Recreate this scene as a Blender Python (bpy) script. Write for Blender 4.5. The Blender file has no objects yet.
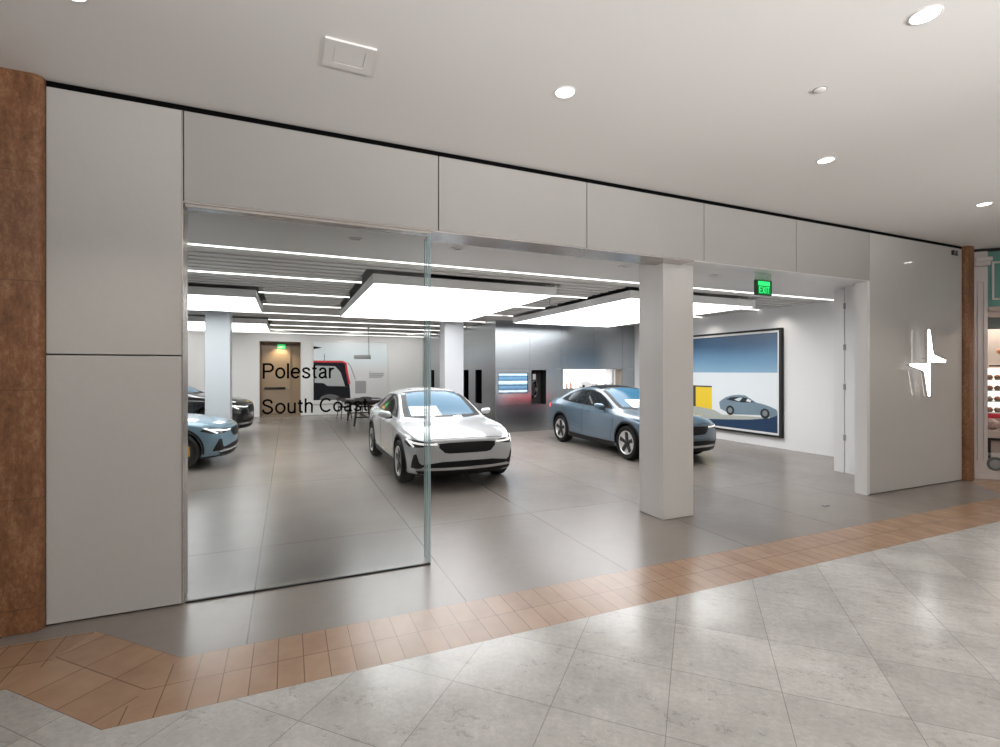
import bpy, bmesh, math, random
from mathutils import Vector, Matrix
from mathutils.bvhtree import BVHTree
from mathutils.geometry import delaunay_2d_cdt
random.seed(4)
PI = math.pi
SC = bpy.context.scene
COL = SC.collection

# ---------------------------------------------------------------- render look
SC.view_settings.view_transform = 'Standard'
SC.view_settings.look = 'None'
SC.view_settings.gamma = 1.0
SC.view_settings.use_curve_mapping = False
SC.view_settings.exposure = 0.0

# ---------------------------------------------------------------- materials
def new_mat(name):
    m = bpy.data.materials.new(name)
    m.use_nodes = True
    return m, m.node_tree.nodes, m.node_tree.links, m.node_tree.nodes['Principled BSDF']

def paint(name, col, rough=.5, metal=0., coat=0., spec=.5, noise=0., nscale=8., bump=0.):
    m, N, L, b = new_mat(name)
    b.inputs['Base Color'].default_value = (*col, 1)
    b.inputs['Roughness'].default_value = rough
    b.inputs['Metallic'].default_value = metal
    b.inputs['Coat Weight'].default_value = coat
    b.inputs['Coat Roughness'].default_value = .04
    b.inputs['Specular IOR Level'].default_value = spec
    if noise or bump:
        tc = N.new('ShaderNodeTexCoord'); n = N.new('ShaderNodeTexNoise')
        n.inputs['Scale'].default_value = nscale; n.inputs['Detail'].default_value = 5
        L.new(tc.outputs['Object'], n.inputs['Vector'])
        if noise:
            r = N.new('ShaderNodeMapRange'); r.inputs['To Min'].default_value = 1 - noise; r.inputs['To Max'].default_value = 1 + noise
            L.new(n.outputs['Fac'], r.inputs['Value'])
            v = N.new('ShaderNodeVectorMath'); v.operation = 'SCALE'; v.inputs[0].default_value = col
            L.new(r.outputs['Result'], v.inputs['Scale']); L.new(v.outputs['Vector'], b.inputs['Base Color'])
        if bump:
            bp = N.new('ShaderNodeBump'); bp.inputs['Strength'].default_value = bump; bp.inputs['Distance'].default_value = .01
            L.new(n.outputs['Fac'], bp.inputs['Height']); L.new(bp.outputs['Normal'], b.inputs['Normal'])
    return m

def emit(name, col, strength):
    m, N, L, b = new_mat(name)
    b.inputs['Base Color'].default_value = (*col, 1)
    b.inputs['Emission Color'].default_value = (*col, 1)
    b.inputs['Emission Strength'].default_value = strength
    return m

class NG:
    """small node maths helper"""
    def __init__(s, mat): s.N = mat.node_tree.nodes; s.L = mat.node_tree.links
    def math(s, op, a, b=None, c=None):
        n = s.N.new('ShaderNodeMath'); n.operation = op
        for i, v in enumerate((a, b, c)):
            if v is None: continue
            if isinstance(v, (int, float)): n.inputs[i].default_value = v
            else: s.L.new(v, n.inputs[i])
        return n.outputs[0]
    def line(s, x, pitch, off, width):
        t = s.math('MULTIPLY_ADD', x, 1 / pitch, -off / pitch + .5)
        t = s.math('FRACT', t); t = s.math('SUBTRACT', t, .5); t = s.math('ABSOLUTE', t)
        return s.math('LESS_THAN', t, width / 2 / pitch)
    def noise(s, vec, scale, detail=6, rough=.6, stretch=None):
        n = s.N.new('ShaderNodeTexNoise'); n.inputs['Scale'].default_value = scale
        n.inputs['Detail'].default_value = detail; n.inputs['Roughness'].default_value = rough
        if stretch:
            mp = s.N.new('ShaderNodeMapping'); mp.inputs['Scale'].default_value = stretch
            s.L.new(vec, mp.inputs['Vector']); vec = mp.outputs['Vector']
        s.L.new(vec, n.inputs['Vector'])
        return n.outputs['Fac']
    def ramp(s, fac, stops, interp='LINEAR'):
        n = s.N.new('ShaderNodeValToRGB'); n.color_ramp.interpolation = interp
        e = n.color_ramp.elements
        while len(e) < len(stops): e.new(.5)
        for k, (p, c) in enumerate(stops): e[k].position = p; e[k].color = (*c, 1)
        s.L.new(fac, n.inputs['Fac']); return n.outputs['Color']
    def mix(s, fac, a, b, mode='MIX'):
        n = s.N.new('ShaderNodeMix'); n.data_type = 'RGBA'; n.blend_type = mode
        for sock, v in ((n.inputs[0], fac), (n.inputs[6], a), (n.inputs[7], b)):
            if isinstance(v, (int, float)): sock.default_value = v
            elif isinstance(v, tuple): sock.default_value = (*v, 1)
            else: s.L.new(v, sock)
        return n.outputs[2]
    def coords(s, rot=0.):
        tc = s.N.new('ShaderNodeTexCoord'); v = tc.outputs['Object']
        if rot:
            mp = s.N.new('ShaderNodeMapping'); mp.inputs['Rotation'].default_value = (0, 0, rot)
            s.L.new(v, mp.inputs['Vector']); v = mp.outputs['Vector']
        sp = s.N.new('ShaderNodeSeparateXYZ'); s.L.new(v, sp.inputs[0])
        return v, sp.outputs[0], sp.outputs[1], sp.outputs[2]
    def cell(s, x, y, px, ox, py, oy):
        a = s.math('FLOOR', s.math('MULTIPLY_ADD', x, 1 / px, -ox / px)); b = s.math('FLOOR', s.math('MULTIPLY_ADD', y, 1 / py, -oy / py))
        c = s.N.new('ShaderNodeCombineXYZ'); s.L.new(a, c.inputs[0]); s.L.new(b, c.inputs[1])
        w = s.N.new('ShaderNodeTexWhiteNoise'); w.noise_dimensions = '2D'; s.L.new(c.outputs[0], w.inputs['Vector'])
        return w.outputs['Value']

def floor_showroom_mat():
    m, N, L, b = new_mat('polished_concrete'); g = NG(m)
    v, x, y, z = g.coords()
    n = g.noise(v, .9, 5, .55); n2 = g.noise(v, 7, 5)
    f = g.math('MULTIPLY_ADD', n2, .3, g.math('MULTIPLY', n, .7))
    c = g.ramp(f, [(.3, (.20, .172, .150)), (.7, (.265, .232, .205))])
    cv = g.cell(x, y, 1.53, -.25, 3.06, 5.6)
    c = g.mix(g.math('MULTIPLY', cv, .16), c, (.30, .28, .265))
    ln = g.math('MAXIMUM', g.line(x, 1.53, -.25, .011), g.line(y, 3.06, 5.6, .010))
    c = g.mix(g.math('MULTIPLY', ln, .75), c, (.05, .045, .04))
    L.new(c, b.inputs['Base Color'])
    b.inputs['Roughness'].default_value = .27
    return m

def tan_mat(name, rot, px, ox, py, oy):
    m, N, L, b = new_mat(name); g = NG(m)
    v, x, y, z = g.coords(rot)
    n = g.noise(v, 5, 6); cv = g.cell(x, y, px, ox, py, oy)
    f = g.math('MULTIPLY_ADD', cv, .25, g.math('MULTIPLY', n, .75))
    c = g.ramp(f, [(.2, (.28, .165, .10)), (.8, (.42, .275, .18))])
    ln = g.math('MAXIMUM', g.line(x, px, ox, .006), g.line(y, py, oy, .006))
    c = g.mix(g.math('MULTIPLY', ln, .8), c, (.11, .06, .035))
    L.new(c, b.inputs['Base Color']); b.inputs['Roughness'].default_value = .27
    return m

def marble_mat():
    m, N, L, b = new_mat('mall_marble'); g = NG(m)
    v, x, y, z = g.coords(PI / 4)       # x' = (x-y)/sqrt2, y' = (x+y)/sqrt2
    cv = g.cell(x, y, .587, -.141, .587, 3.147)
    n = g.noise(v, 1.6, 8, .65); n2 = g.noise(v, 26, 8, .75); n3 = g.noise(v, 3.2, 10, .75, (1, 1.8, 1))
    f = g.math('ADD', g.math('MULTIPLY', n, .50), g.math('ADD', g.math('MULTIPLY', n2, .38), g.math('MULTIPLY', cv, .09)))
    c = g.ramp(f, [(.30, (.31, .30, .285)), (.5, (.47, .458, .44)), (.68, (.66, .65, .635))])
    pits = g.math('MULTIPLY', g.math('GREATER_THAN', n3, .56), g.math('GREATER_THAN', n2, .52))
    c = g.mix(g.math('MULTIPLY', pits, .42), c, (.2, .185, .165))
    ln = g.math('MAXIMUM', g.line(x, .587, -.141, .0045), g.line(y, .587, 3.147, .0045))
    c = g.mix(g.math('MULTIPLY', ln, .6), c, (.14, .13, .115))
    L.new(c, b.inputs['Base Color'])
    L.new(g.math('MULTIPLY_ADD', n2, .12, .13), b.inputs['Roughness'])
    return m

def stone_mat():
    m, N, L, b = new_mat('brown_travertine'); g = NG(m)
    v, x, y, z = g.coords()
    n = g.noise(v, 7, 8, .7, (1.6, 1.6, .35)); n2 = g.noise(v, 40, 6, .8, (1, 1, .5))
    c = g.ramp(g.math('MULTIPLY_ADD', n2, .62, g.math('MULTIPLY', n, .48)), [(.34, (.085, .034, .016)), (.55, (.24, .105, .047)), (.74, (.44, .25, .13))])
    ln = g.line(z, .75, .17, .006)
    c = g.mix(g.math('MULTIPLY', ln, .5), c, (.07, .03, .015))
    L.new(c, b.inputs['Base Color']); b.inputs['Roughness'].default_value = .42
    return m

def metal_wall_mat():
    m, N, L, b = new_mat('brushed_metal'); g = NG(m)
    v, x, y, z = g.coords()
    n = g.noise(v, 60, 4, .6, (1, 1, .03))
    L.new(g.ramp(n, [(.3, (.40, .43, .45)), (.7, (.46, .49, .51))]), b.inputs['Base Color'])
    b.inputs['Metallic'].default_value = 1.; b.inputs['Roughness'].default_value = .27
    return m

def glass_mat():
    m, N, L, b = new_mat('clear_glass'); N.remove(b)
    out = N['Material Output']
    tr = N.new('ShaderNodeBsdfTransparent'); tr.inputs[0].default_value = (.994, .998, .997, 1)
    gl = N.new('ShaderNodeBsdfGlossy'); gl.inputs['Roughness'].default_value = .02
    fr = N.new('ShaderNodeFresnel'); fr.inputs['IOR'].default_value = 1.35
    mx = N.new('ShaderNodeMixShader'); g = NG(m)
    L.new(g.math('MULTIPLY', fr.outputs[0], .22), mx.inputs[0])
    L.new(tr.outputs[0], mx.inputs[1]); L.new(gl.outputs[0], mx.inputs[2]); L.new(mx.outputs[0], out.inputs['Surface'])
    return m

def tint_mat(name, col, alpha):
    m, N, L, b = new_mat(name); out = N['Material Output']
    b.inputs['Base Color'].default_value = (*col, 1); b.inputs['Roughness'].default_value = .08
    tr = N.new('ShaderNodeBsdfTransparent'); mx = N.new('ShaderNodeMixShader'); mx.inputs[0].default_value = alpha
    L.new(tr.outputs[0], mx.inputs[1]); L.new(b.outputs[0], mx.inputs[2]); L.new(mx.outputs[0], out.inputs['Surface'])
    return m

M = dict(
    floor=floor_showroom_mat(), marble=marble_mat(), stone=stone_mat(), metalwall=metal_wall_mat(), glass=glass_mat(),
    tan=tan_mat('tan_tile', 0, .147, .09, .29, 3.06), tan45=tan_mat('tan_tile_diagonal', PI / 4, .29, .03, .29, 1.846),
    ceil=paint('ceiling_paint', (.80, .785, .77), .6),
    panel=paint('facade_panel', (.43, .415, .40), .26, noise=.02, nscale=3),
    panelm=paint('facade_panel_textured', (.55, .533, .515), .45, noise=.03, nscale=30),
    glosspanel=paint('back_painted_glass', (.56, .545, .525), .025),
    steel=paint('polished_channel', (.46, .425, .40), .25, .6),
    ink=paint('black_vinyl', (.004, .004, .004), .95, spec=.05), black=paint('matte_black', (.008, .008, .008), .6),
    blackgloss=paint('black_gloss', (.006, .006, .007), .12, coat=.6),
    white=paint('white_wall', (.76, .75, .75), .5),
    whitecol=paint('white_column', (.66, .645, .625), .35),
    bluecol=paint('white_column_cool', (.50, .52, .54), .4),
    soffit=paint('soffit_paint', (.80, .785, .765), .5),
    slat=paint('ceiling_slat', (.66, .645, .615), .5), deck=paint('dark_deck', (.22, .215, .20), .8),
    box=paint('light_box_side', (.78, .78, .78), .5),
    lightbox=emit('light_box_glow', (.985, .99, 1.), 5.6), strip=emit('strip_glow', (1, .985, .95), 2.6),
    lamp=emit('downlight_glow', (1, .97, .92), 9.), star=emit('sign_glow', (1, .99, .97), 5.),
    halo=emit('halo_glow', (1, .99, .97), .5), trim=paint('white_trim', (.75, .74, .73), .35), chrome=paint('satin_metal', (.6, .6, .6), .25, 1.),
    glassedge=tint_mat('glass_edge_green', (.42, .60, .62), .55),
    tandoor=paint('tan_door', (.42, .315, .22), .5), tanwall=paint('tan_wall', (.37, .275, .19), .6),
    wood=paint('dark_wood', (.020, .014, .011), .6, spec=.2), paper=paint('paper', (.75, .76, .76), .6),
    green=emit('exit_green', (.0, .22, .05), .5), greenlit=emit('exit_green_bright', (.02, .75, .17), .85), exitblk=paint('exit_dark', (.004, .035, .010), .3),
    exitplate=tint_mat('exit_mirror_image', (.25, .42, .30), .45),
    teal=paint('teal_paint', (.115, .29, .245), .45), shopwhite=paint('shop_white', (.62, .57, .55), .45), cornice=paint('shop_cornice', (.42, .33, .29), .5),
    shopgrey=paint('shop_grey', (.13, .145, .14), .5), backlit=emit('backlit_shelf', (1, .95, .88), 1.0),
    bowl=paint('glazed_brown', (.30, .17, .12), .3), peach=paint('peach', (.62, .27, .15), .5), red=paint('red', (.6, .03, .05), .5),
    cream=paint('cream', (.55, .46, .40), .5), plush=paint('floral_cloth', (.42, .30, .27), .8, noise=.7, nscale=25),
    medal=paint('grey_plaster', (.30, .30, .31), .5),
)
# ---------------------------------------------------------------- object helpers
def link(o, parent=None):
    COL.objects.link(o)
    if parent: o.parent = parent
    return o
def obj(name, bm, mats, parent=None, smooth=False, angle=None):
    me = bpy.data.meshes.new(name); bmesh.ops.recalc_face_normals(bm, faces=bm.faces); bm.to_mesh(me); bm.free()
    for m in (mats if isinstance(mats, (list, tuple)) else [mats]): me.materials.append(m)
    if smooth or angle:
        me.polygons.foreach_set('use_smooth', [True] * len(me.polygons))
        if angle: me.set_sharp_from_angle(angle=math.radians(angle))
    return link(bpy.data.objects.new(name, me), parent)
def empty(name, loc=(0, 0, 0), rz=0.):
    o = bpy.data.objects.new(name, None); o.location = loc; o.rotation_euler.z = rz; o.empty_display_size = .2
    return link(o)
def tag(o, label, cat, group=None, kind=None):
    o['label'] = label; o['category'] = cat
    if group: o['group'] = group
    if kind: o['kind'] = kind
    return o
def struct(o, label=None, cat=None):
    o['kind'] = 'structure'
    if label: o['label'] = label
    if cat: o['category'] = cat
    return o
def box(bm, x0, x1, y0, y1, z0, z1, mi=0, bev=0.):
    r = bmesh.ops.create_cube(bm, size=1)
    vs = r['verts']
    for v in vs: v.co = Vector(((x0 + x1) / 2 + v.co.x * (x1 - x0), (y0 + y1) / 2 + v.co.y * (y1 - y0), (z0 + z1) / 2 + v.co.z * (z1 - z0)))
    fs = list({f for v in vs for f in v.link_faces})
    for f in fs: f.material_index = mi
    if bev:
        es = list({e for v in vs for e in v.link_edges})
        bmesh.ops.bevel(bm, geom=es, offset=bev, segments=2, affect='EDGES', profile=.5)
def bx(*a, **k):
    bm = bmesh.new(); box(bm, *a, **k); return bm
def cyl(bm, p, q, r, r2=None, n=20, mi=0):
    p, q = Vector(p), Vector(q); d = q - p
    res = bmesh.ops.create_cone(bm, cap_ends=True, segments=n, radius1=r, radius2=r if r2 is None else r2, depth=d.length)
    mt = Matrix.Translation((p + q) / 2) @ d.to_track_quat('Z', 'Y').to_matrix().to_4x4()
    bmesh.ops.transform(bm, matrix=mt, verts=res['verts'])
    for f in {f for v in res['verts'] for f in v.link_faces}: f.material_index = mi
def cy(*a, **k):
    bm = bmesh.new(); cyl(bm, *a, **k); return bm
def lathe(bm, prof, n=32, axis='Z', mat=None, mi=0):
    rings = []
    for r, h in prof:
        ring = []
        for k in range(n):
            a = 2 * PI * k / n; c, s = r * math.cos(a), r * math.sin(a)
            co = {'Z': (c, s, h), 'X': (h, c, s), 'Y': (c, h, s)}[axis]
            v = bm.verts.new(co)
            if mat: v.co = mat @ v.co
            ring.append(v)
        rings.append(ring)
    for a, b in zip(rings, rings[1:]):
        for k in range(n):
            f = bm.faces.new((a[k], a[(k + 1) % n], b[(k + 1) % n], b[k])); f.material_index = mi
    return rings
def prism(bm, poly, plane, d0, d1, mi=0):
    """poly in 2D extruded: plane 'XY' (z d0..d1), 'XZ' (y d0..d1), 'YZ' (x d0..d1)"""
    f3 = {'XY': lambda a, b, d: (a, b, d), 'XZ': lambda a, b, d: (a, d, b), 'YZ': lambda a, b, d: (d, a, b)}[plane]
    A = [bm.verts.new(f3(a, b, d0)) for a, b in poly]; B = [bm.verts.new(f3(a, b, d1)) for a, b in poly]
    fs = [bm.faces.new(A), bm.faces.new(B[::-1])]
    n = len(poly)
    for k in range(n): fs.append(bm.faces.new((A[k], A[(k + 1) % n], B[(k + 1) % n], B[k])))
    for f in fs: f.material_index = mi
def pr(*a, **k):
    bm = bmesh.new(); prism(bm, *a, **k); return bm
def tube(bm, pts, r, n=8, mi=0):
    pts = [Vector(p) for p in pts]; rings = []
    for i, p in enumerate(pts):
        d = (pts[min(i + 1, len(pts) - 1)] - pts[max(i - 1, 0)]).normalized()
        q = d.to_track_quat('Z', 'Y')
        rings.append([bm.verts.new(p + q @ Vector((r * math.cos(2 * PI * k / n), r * math.sin(2 * PI * k / n), 0))) for k in range(n)])
    for a, b in zip(rings, rings[1:]):
        for k in range(n): bm.faces.new((a[k], a[(k + 1) % n], b[(k + 1) % n], b[k])).material_index = mi
    bm.faces.new(rings[0]); bm.faces.new(rings[-1][::-1])
def holed(bm, u0, u1, z0, z1, holes, y0, y1, plane='XZ', mi=0):
    """a slab in XZ (or YZ) between y0 and y1 with rectangular through holes (u0,u1,z0,z1)"""
    us = sorted({u0, u1} | {h[i] for h in holes for i in (0, 1)}); zs = sorted({z0, z1} | {h[i] for h in holes for i in (2, 3)})
    for a, b in zip(us, us[1:]):
        for c, d in zip(zs, zs[1:]):
            if any(h[0] <= a and b <= h[1] and h[2] <= c and d <= h[3] for h in holes): continue
            prism(bm, [(a, c), (b, c), (b, d), (a, d)], plane, y0, y1, mi)
    bmesh.ops.remove_doubles(bm, verts=bm.verts, dist=1e-5)
    seen = {}
    for f in bm.faces: seen.setdefault(tuple(sorted(v.index for v in f.verts)), []).append(f)
    bm.verts.index_update()
    seen = {}
    for f in bm.faces: seen.setdefault(tuple(sorted(v.index for v in f.verts)), []).append(f)
    bmesh.ops.delete(bm, geom=[f for fs in seen.values() if len(fs) > 1 for f in fs], context='FACES_ONLY')
def children(o): return [c for c in bpy.data.objects if c.parent == o]
def copy_tree(o, parent=None):
    c = o.copy(); COL.objects.link(c)
    if parent: c.parent = parent
    for ch in children(o):
        if ch is not c: copy_tree(ch, c)
    return c
# ================================================================ THE CAR
def pchip(tab):
    xs = [t[0] for t in tab]; ys = [t[1] for t in tab]; n = len(xs)
    h = [xs[i + 1] - xs[i] for i in range(n - 1)]; d = [(ys[i + 1] - ys[i]) / h[i] for i in range(n - 1)]
    m = [d[0]] + [0 if d[i - 1] * d[i] <= 0 else 2 * d[i - 1] * d[i] / (d[i - 1] + d[i]) for i in range(1, n - 1)] + [d[-1]]
    def f(x):
        if x <= xs[0]: return ys[0]
        if x >= xs[-1]: return ys[-1]
        i = max(k for k in range(n - 1) if xs[k] <= x)
        t = (x - xs[i]) / h[i]
        return (ys[i] * (1 + 2 * t) * (1 - t) ** 2 + m[i] * h[i] * t * (1 - t) ** 2 + ys[i + 1] * t * t * (3 - 2 * t) + m[i + 1] * h[i] * t * t * (t - 1))
    return f
ZC = pchip([(0, .700), (.03, .725), (.08, .752), (.16, .785), (.3, .825), (.6, .885), (.9, .93), (1.2, .968), (1.36, .99), (1.5, 1.06), (1.8, 1.215), (2.1, 1.35), (2.3, 1.415), (2.6, 1.462), (2.9, 1.468), (3.2, 1.438), (3.5, 1.37), (3.8, 1.275), (4.1, 1.17), (4.3, 1.11), (4.45, 1.09), (4.54, 1.075), (4.58, 1.02), (4.606, .93)])
W1 = pchip([(0, .66), (.3, .74), (.9, .80), (3.6, .80), (4.4, .74), (4.606, .66)]); Z1 = pchip([(0, .215), (.3, .185), (1., .17), (3.6, .18), (4.2, .24), (4.606, .34)])
W2 = pchip([(0, .75), (.3, .85), (.9, .885), (2., .872), (3.6, .885), (4.4, .83), (4.606, .74)]); Z2 = pchip([(0, .25), (.3, .225), (1., .21), (3.6, .22), (4.2, .28), (4.606, .38)])
W3 = pchip([(0, .795), (.15, .86), (.3, .89), (.6, .918), (.9, .928), (1.3, .915), (2., .905), (2.8, .908), (3.4, .925), (3.7, .93), (4., .917), (4.4, .87), (4.606, .79)]); Z3 = pchip([(0, .45), (.6, .55), (2., .56), (4., .62), (4.606, .66)])
W4 = pchip([(0, .765), (.15, .83), (.3, .865), (.6, .9), (.9, .91), (1.3, .89), (2., .88), (2.6, .885), (3.2, .9), (3.6, .912), (4., .88), (4.4, .82), (4.606, .74)]); Z4 = pchip([(0, .60), (.08, .655), (.15, .68), (.3, .72), (.6, .78), (.9, .82), (1.3, .85), (2., .885), (2.6, .905), (3.2, .93), (3.6, .95), (4., .965), (4.4, .965), (4.54, .95), (4.606, .84)])
W5 = pchip([(0, .725), (.08, .765), (.15, .785), (.3, .81), (.6, .84), (.9, .85), (1.3, .825), (2., .82), (2.6, .825), (3.2, .82), (3.6, .80), (4., .755), (4.4, .71), (4.606, .66)]); Z5 = pchip([(0, .655), (.03, .68), (.08, .71), (.15, .738), (.3, .778), (.6, .838), (.9, .878), (1.3, .925), (1.6, .95), (2., .965), (2.6, .985), (3.2, 1.01), (3.6, 1.03), (4., 1.05), (4.4, 1.055), (4.54, 1.04), (4.58, .985), (4.606, .90)])
W6 = pchip([(0, .60), (.3, .68), (.6, .72), (.9, .74), (1.2, .765), (1.5, .735), (1.8, .69), (2.1, .64), (2.4, .605), (2.8, .59), (3.2, .585), (3.5, .59), (3.8, .605), (4.1, .63), (4.3, .645), (4.45, .64), (4.606, .58)]); Z6 = pchip([(0, .678), (.03, .703), (.08, .73), (.15, .757), (.3, .797), (.6, .856), (.9, .897), (1.2, .935), (1.35, .975), (1.5, 1.045), (1.8, 1.19), (2.1, 1.315), (2.4, 1.378), (2.8, 1.398), (3.2, 1.372), (3.5, 1.31), (3.8, 1.222), (4.1, 1.13), (4.3, 1.085), (4.45, 1.072), (4.54, 1.057), (4.58, 1.0), (4.606, .915)])
CAR_S = [0, .03, .08, .16, .3, .5, .7, .9, 1.1, 1.25, 1.4, 1.6, 1.8, 2., 2.2, 2.4, 2.65, 2.9, 3.15, 3.4, 3.65, 3.9, 4.1, 4.28, 4.42, 4.52, 4.57, 4.606]
def car_profile(s):
    zc = ZC(s); w6, z6 = W6(s), Z6(s); w7 = w6 * .66; z7 = z6 + (zc - z6) * .60
    w1, z1 = W1(s), Z1(s)
    return [(0, z1), (w1 * .33, z1), (w1 * .66, z1), (w1, z1), (W2(s), Z2(s)), (W3(s), Z3(s)), (W4(s), Z4(s)), (W5(s), Z5(s)), (w6, z6),
            (w7, z7), (w7 * .66, z7 + (zc - z7) * .57), (w7 * .33, z7 + (zc - z7) * .9), (0, zc)]
def car_shift(s, w, z):
    a = abs(w) / .93
    sh = .26 * a ** 2.6 * max(0, 1 - s / 1.0) ** 1.3
    fz = max(0, 1 - s / .35)
    if z < .36: sh += .06 * (.36 - z) / .16 * fz
    if z > .52: sh += .045 * ((z - .52) / .2) * fz
    r = max(0, min(1, (s - 3.85) / .75))
    sh -= .24 * a ** 2.8 * r ** 1.4
    rz = max(0, min(1, (s - 4.3) / .3))
    if z < .45: sh -= .10 * (.45 - z) / .2 * rz
    if z > .7: sh -= .05 * (1 - min(1, (1.05 - z) / .35)) * 0 + .03 * max(0, 1 - abs(z - .86) / .16) * rz
    return s + sh
def car_point(s, w, z):
    up = .042 * max(0, min(1, (1.7 - s) / 1.5)) * max(0, min(1, (z - .22) / .35))
    return Vector((w, car_shift(s, w, z), z + up))
def build_car_shell():
    bm = bmesh.new(); loops = []
    for s in CAR_S:
        h = car_profile(s)
        right = [bm.verts.new(car_point(s, w, z)) for w, z in h]
        left = [None] + [bm.verts.new(car_point(s, -w, z)) for w, z in h[1:-1]] + [None]
        left[0] = right[0]; left[-1] = right[-1]
        loops.append((right, left))
    cr = bm.edges.layers.float.new('crease_edge')
    n = 13
    for k in range(len(loops) - 1):
        for side in (0, 1):
            A, B = loops[k][side], loops[k + 1][side]
            for i in range(n - 1):
                q = (A[i], A[i + 1], B[i + 1], B[i]) if side == 0 else (A[i + 1], A[i], B[i], B[i + 1])
                bm.faces.new(q)
    for end in (0, -1):
        R, Lf = loops[end]; s = CAR_S[end]
        h = car_profile(s); rows = []
        for i in range(3, 10):
            w, z = h[i]
            if i == 3: row = [Lf[3], Lf[2], Lf[1], R[0], R[1], R[2], R[3]]
            elif i == 9: row = [Lf[9], Lf[10], Lf[11], R[12], R[11], R[10], R[9]]
            else:
                row = [Lf[i]] + [bm.verts.new(car_point(s, w * f, z)) for f in (-.66, -.33, 0, .33, .66)] + [R[i]]
            rows.append(row)
        for a, b in zip(rows, rows[1:]):
            for k in range(6): bm.faces.new((a[k], a[k + 1], b[k + 1], b[k]))
    bm.edges.ensure_lookup_table()
    lvl = {4: .35, 6: .45, 7: .6, 8: .45}
    for k in range(len(loops) - 1):
        for side in (0, 1):
            for i, c in lvl.items():
                e = bm.edges.get((loops[k][side][i], loops[k + 1][side][i]))
                if e:
                    sv = CAR_S[k]
                    e[cr] = c if (i != 8 or 1.2 < sv < 4.3) else .15
    bmesh.ops.recalc_face_normals(bm, faces=bm.faces)
    me = bpy.data.meshes.new('shell'); bm.to_mesh(me); bm.free()
    o = bpy.data.objects.new('shell', me); COL.objects.link(o)
    md = o.modifiers.new('s', 'SUBSURF'); md.levels = 3; md.render_levels = 3
    return o
def evald(o):
    dg = bpy.context.evaluated_depsgraph_get(); dg.update()
    return bpy.data.meshes.new_from_object(o.evaluated_get(dg))
shell = build_car_shell()
smooth_mesh = evald(shell)
bvh = BVHTree.FromPolygons([v.co.copy() for v in smooth_mesh.vertices], [tuple(p.vertices) for p in smooth_mesh.polygons])
# wheel openings cut from the smooth body
FA, RA, WR = .87, 3.605, .345
cut_bm = bmesh.new()
for s in (FA, RA):
    for sg in (-1, 1): cyl(cut_bm, (sg * .60, s, WR + .01), (sg * 1.15, s, WR + .01), .385, n=64)
cme = bpy.data.meshes.new('cut'); cut_bm.to_mesh(cme); cut_bm.free(); cutter = link(bpy.data.objects.new('cut', cme))
md = shell.modifiers.new('b', 'BOOLEAN'); md.object = cutter; md.operation = 'DIFFERENCE'; md.solver = 'EXACT'
body_mesh = evald(shell); body_mesh.name = 'body'
bpy.data.objects.remove(cutter); bpy.data.objects.remove(shell)
C_BODY = paint('car_paint_white', (.53, .54, .555), .22, coat=1.)
C_BLUE = paint('car_paint_blue_grey', (.085, .135, .18), .3, .35, coat=1.)
C_ICE = paint('car_paint_pale_blue', (.17, .275, .35), .3, .25, coat=1.)
C_BLK = paint('car_paint_black', (.012, .012, .013), .2, coat=1.)
C_GLASS = paint('car_glass_dark', (.012, .016, .02), .03, coat=.3)
C_SCREEN = paint('car_windscreen', (.03, .10, .165), .12, spec=.12)  # blue of the reflected ceiling light put into the base colour
C_TRIM = paint('car_black_trim', (.006, .006, .0065), .5, spec=.25)
C_GRILLE = paint('car_grille', (.005, .005, .006), .4, spec=.25)
C_SEAM = paint('car_seam', (.02, .02, .022), .6)
C_SILV = paint('car_silver_bar', (.55, .56, .57), .25, .6)
C_LED = emit('headlight_led', (1, .98, .95), .7); C_LAMP = paint('headlight_housing', (.04, .043, .047), .15, coat=.8)
C_TAIL = emit('tail_light', (1., .02, .035), 9.)
C_TYRE = paint('tyre_rubber', (.008, .008, .008), .75, spec=.25); C_RIM = paint('rim_silver', (.62, .62, .62), .3, .75); C_SPOKE = paint('spoke_black', (.008, .008, .009), .35)
C_AMBER = paint('amber_marker', (.7, .25, .03), .4); C_GOLD = paint('gold_caliper', (.75, .42, .06), .4)
body_mesh.materials.clear(); body_mesh.materials.append(C_BODY); body_mesh.materials.append(C_TRIM)
for p in body_mesh.polygons:
    c = p.center; p.use_smooth = True; p.material_index = 0
    for s in (FA, RA):
        d = math.hypot(c.y - s, c.z - WR - .01)
        if d < .392 and abs(c.x) < .935:
            rad = (Vector((0, s - c.y, WR + .01 - c.z)).normalized()).dot(p.normal)
            if rad > .6 or (abs(p.normal.x) > .9 and abs(c.x) < .62): p.material_index = 1
    if c.z < .235 and p.normal.z < -.3: p.material_index = 1
body_mesh.set_sharp_from_angle(angle=math.radians(38))

def dens(poly, res):
    out = []
    for (a, b), (c, d) in zip(poly, poly[1:] + poly[:1]):
        k = max(1, int(math.hypot(c - a, d - b) / res))
        out += [(a + (c - a) * i / k, b + (d - b) * i / k) for i in range(k)]
    return out
def inside(p, poly):
    x, y = p; r = False; n = len(poly)
    for i in range(n):
        (x1, y1), (x2, y2) = poly[i], poly[(i + 1) % n]
        if (y1 > y) != (y2 > y) and x < (x2 - x1) * (y - y1) / (y2 - y1) + x1: r = not r
    return r
CAST = {'front': lambda a, b: (Vector((a, -1, b)), Vector((0, 1, 0))), 'screen': lambda a, b: (Vector((a, 1.2, b)), Vector((0, 1, 0))),
        'rear': lambda a, b: (Vector((a, 6, b)), Vector((0, -1, 0))), 'top': lambda a, b: (Vector((a, b, 3)), Vector((0, 0, -1))),
        'right': lambda a, b: (Vector((3, a, b)), Vector((-1, 0, 0))), 'left': lambda a, b: (Vector((-3, a, b)), Vector((1, 0, 0)))}
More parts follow.
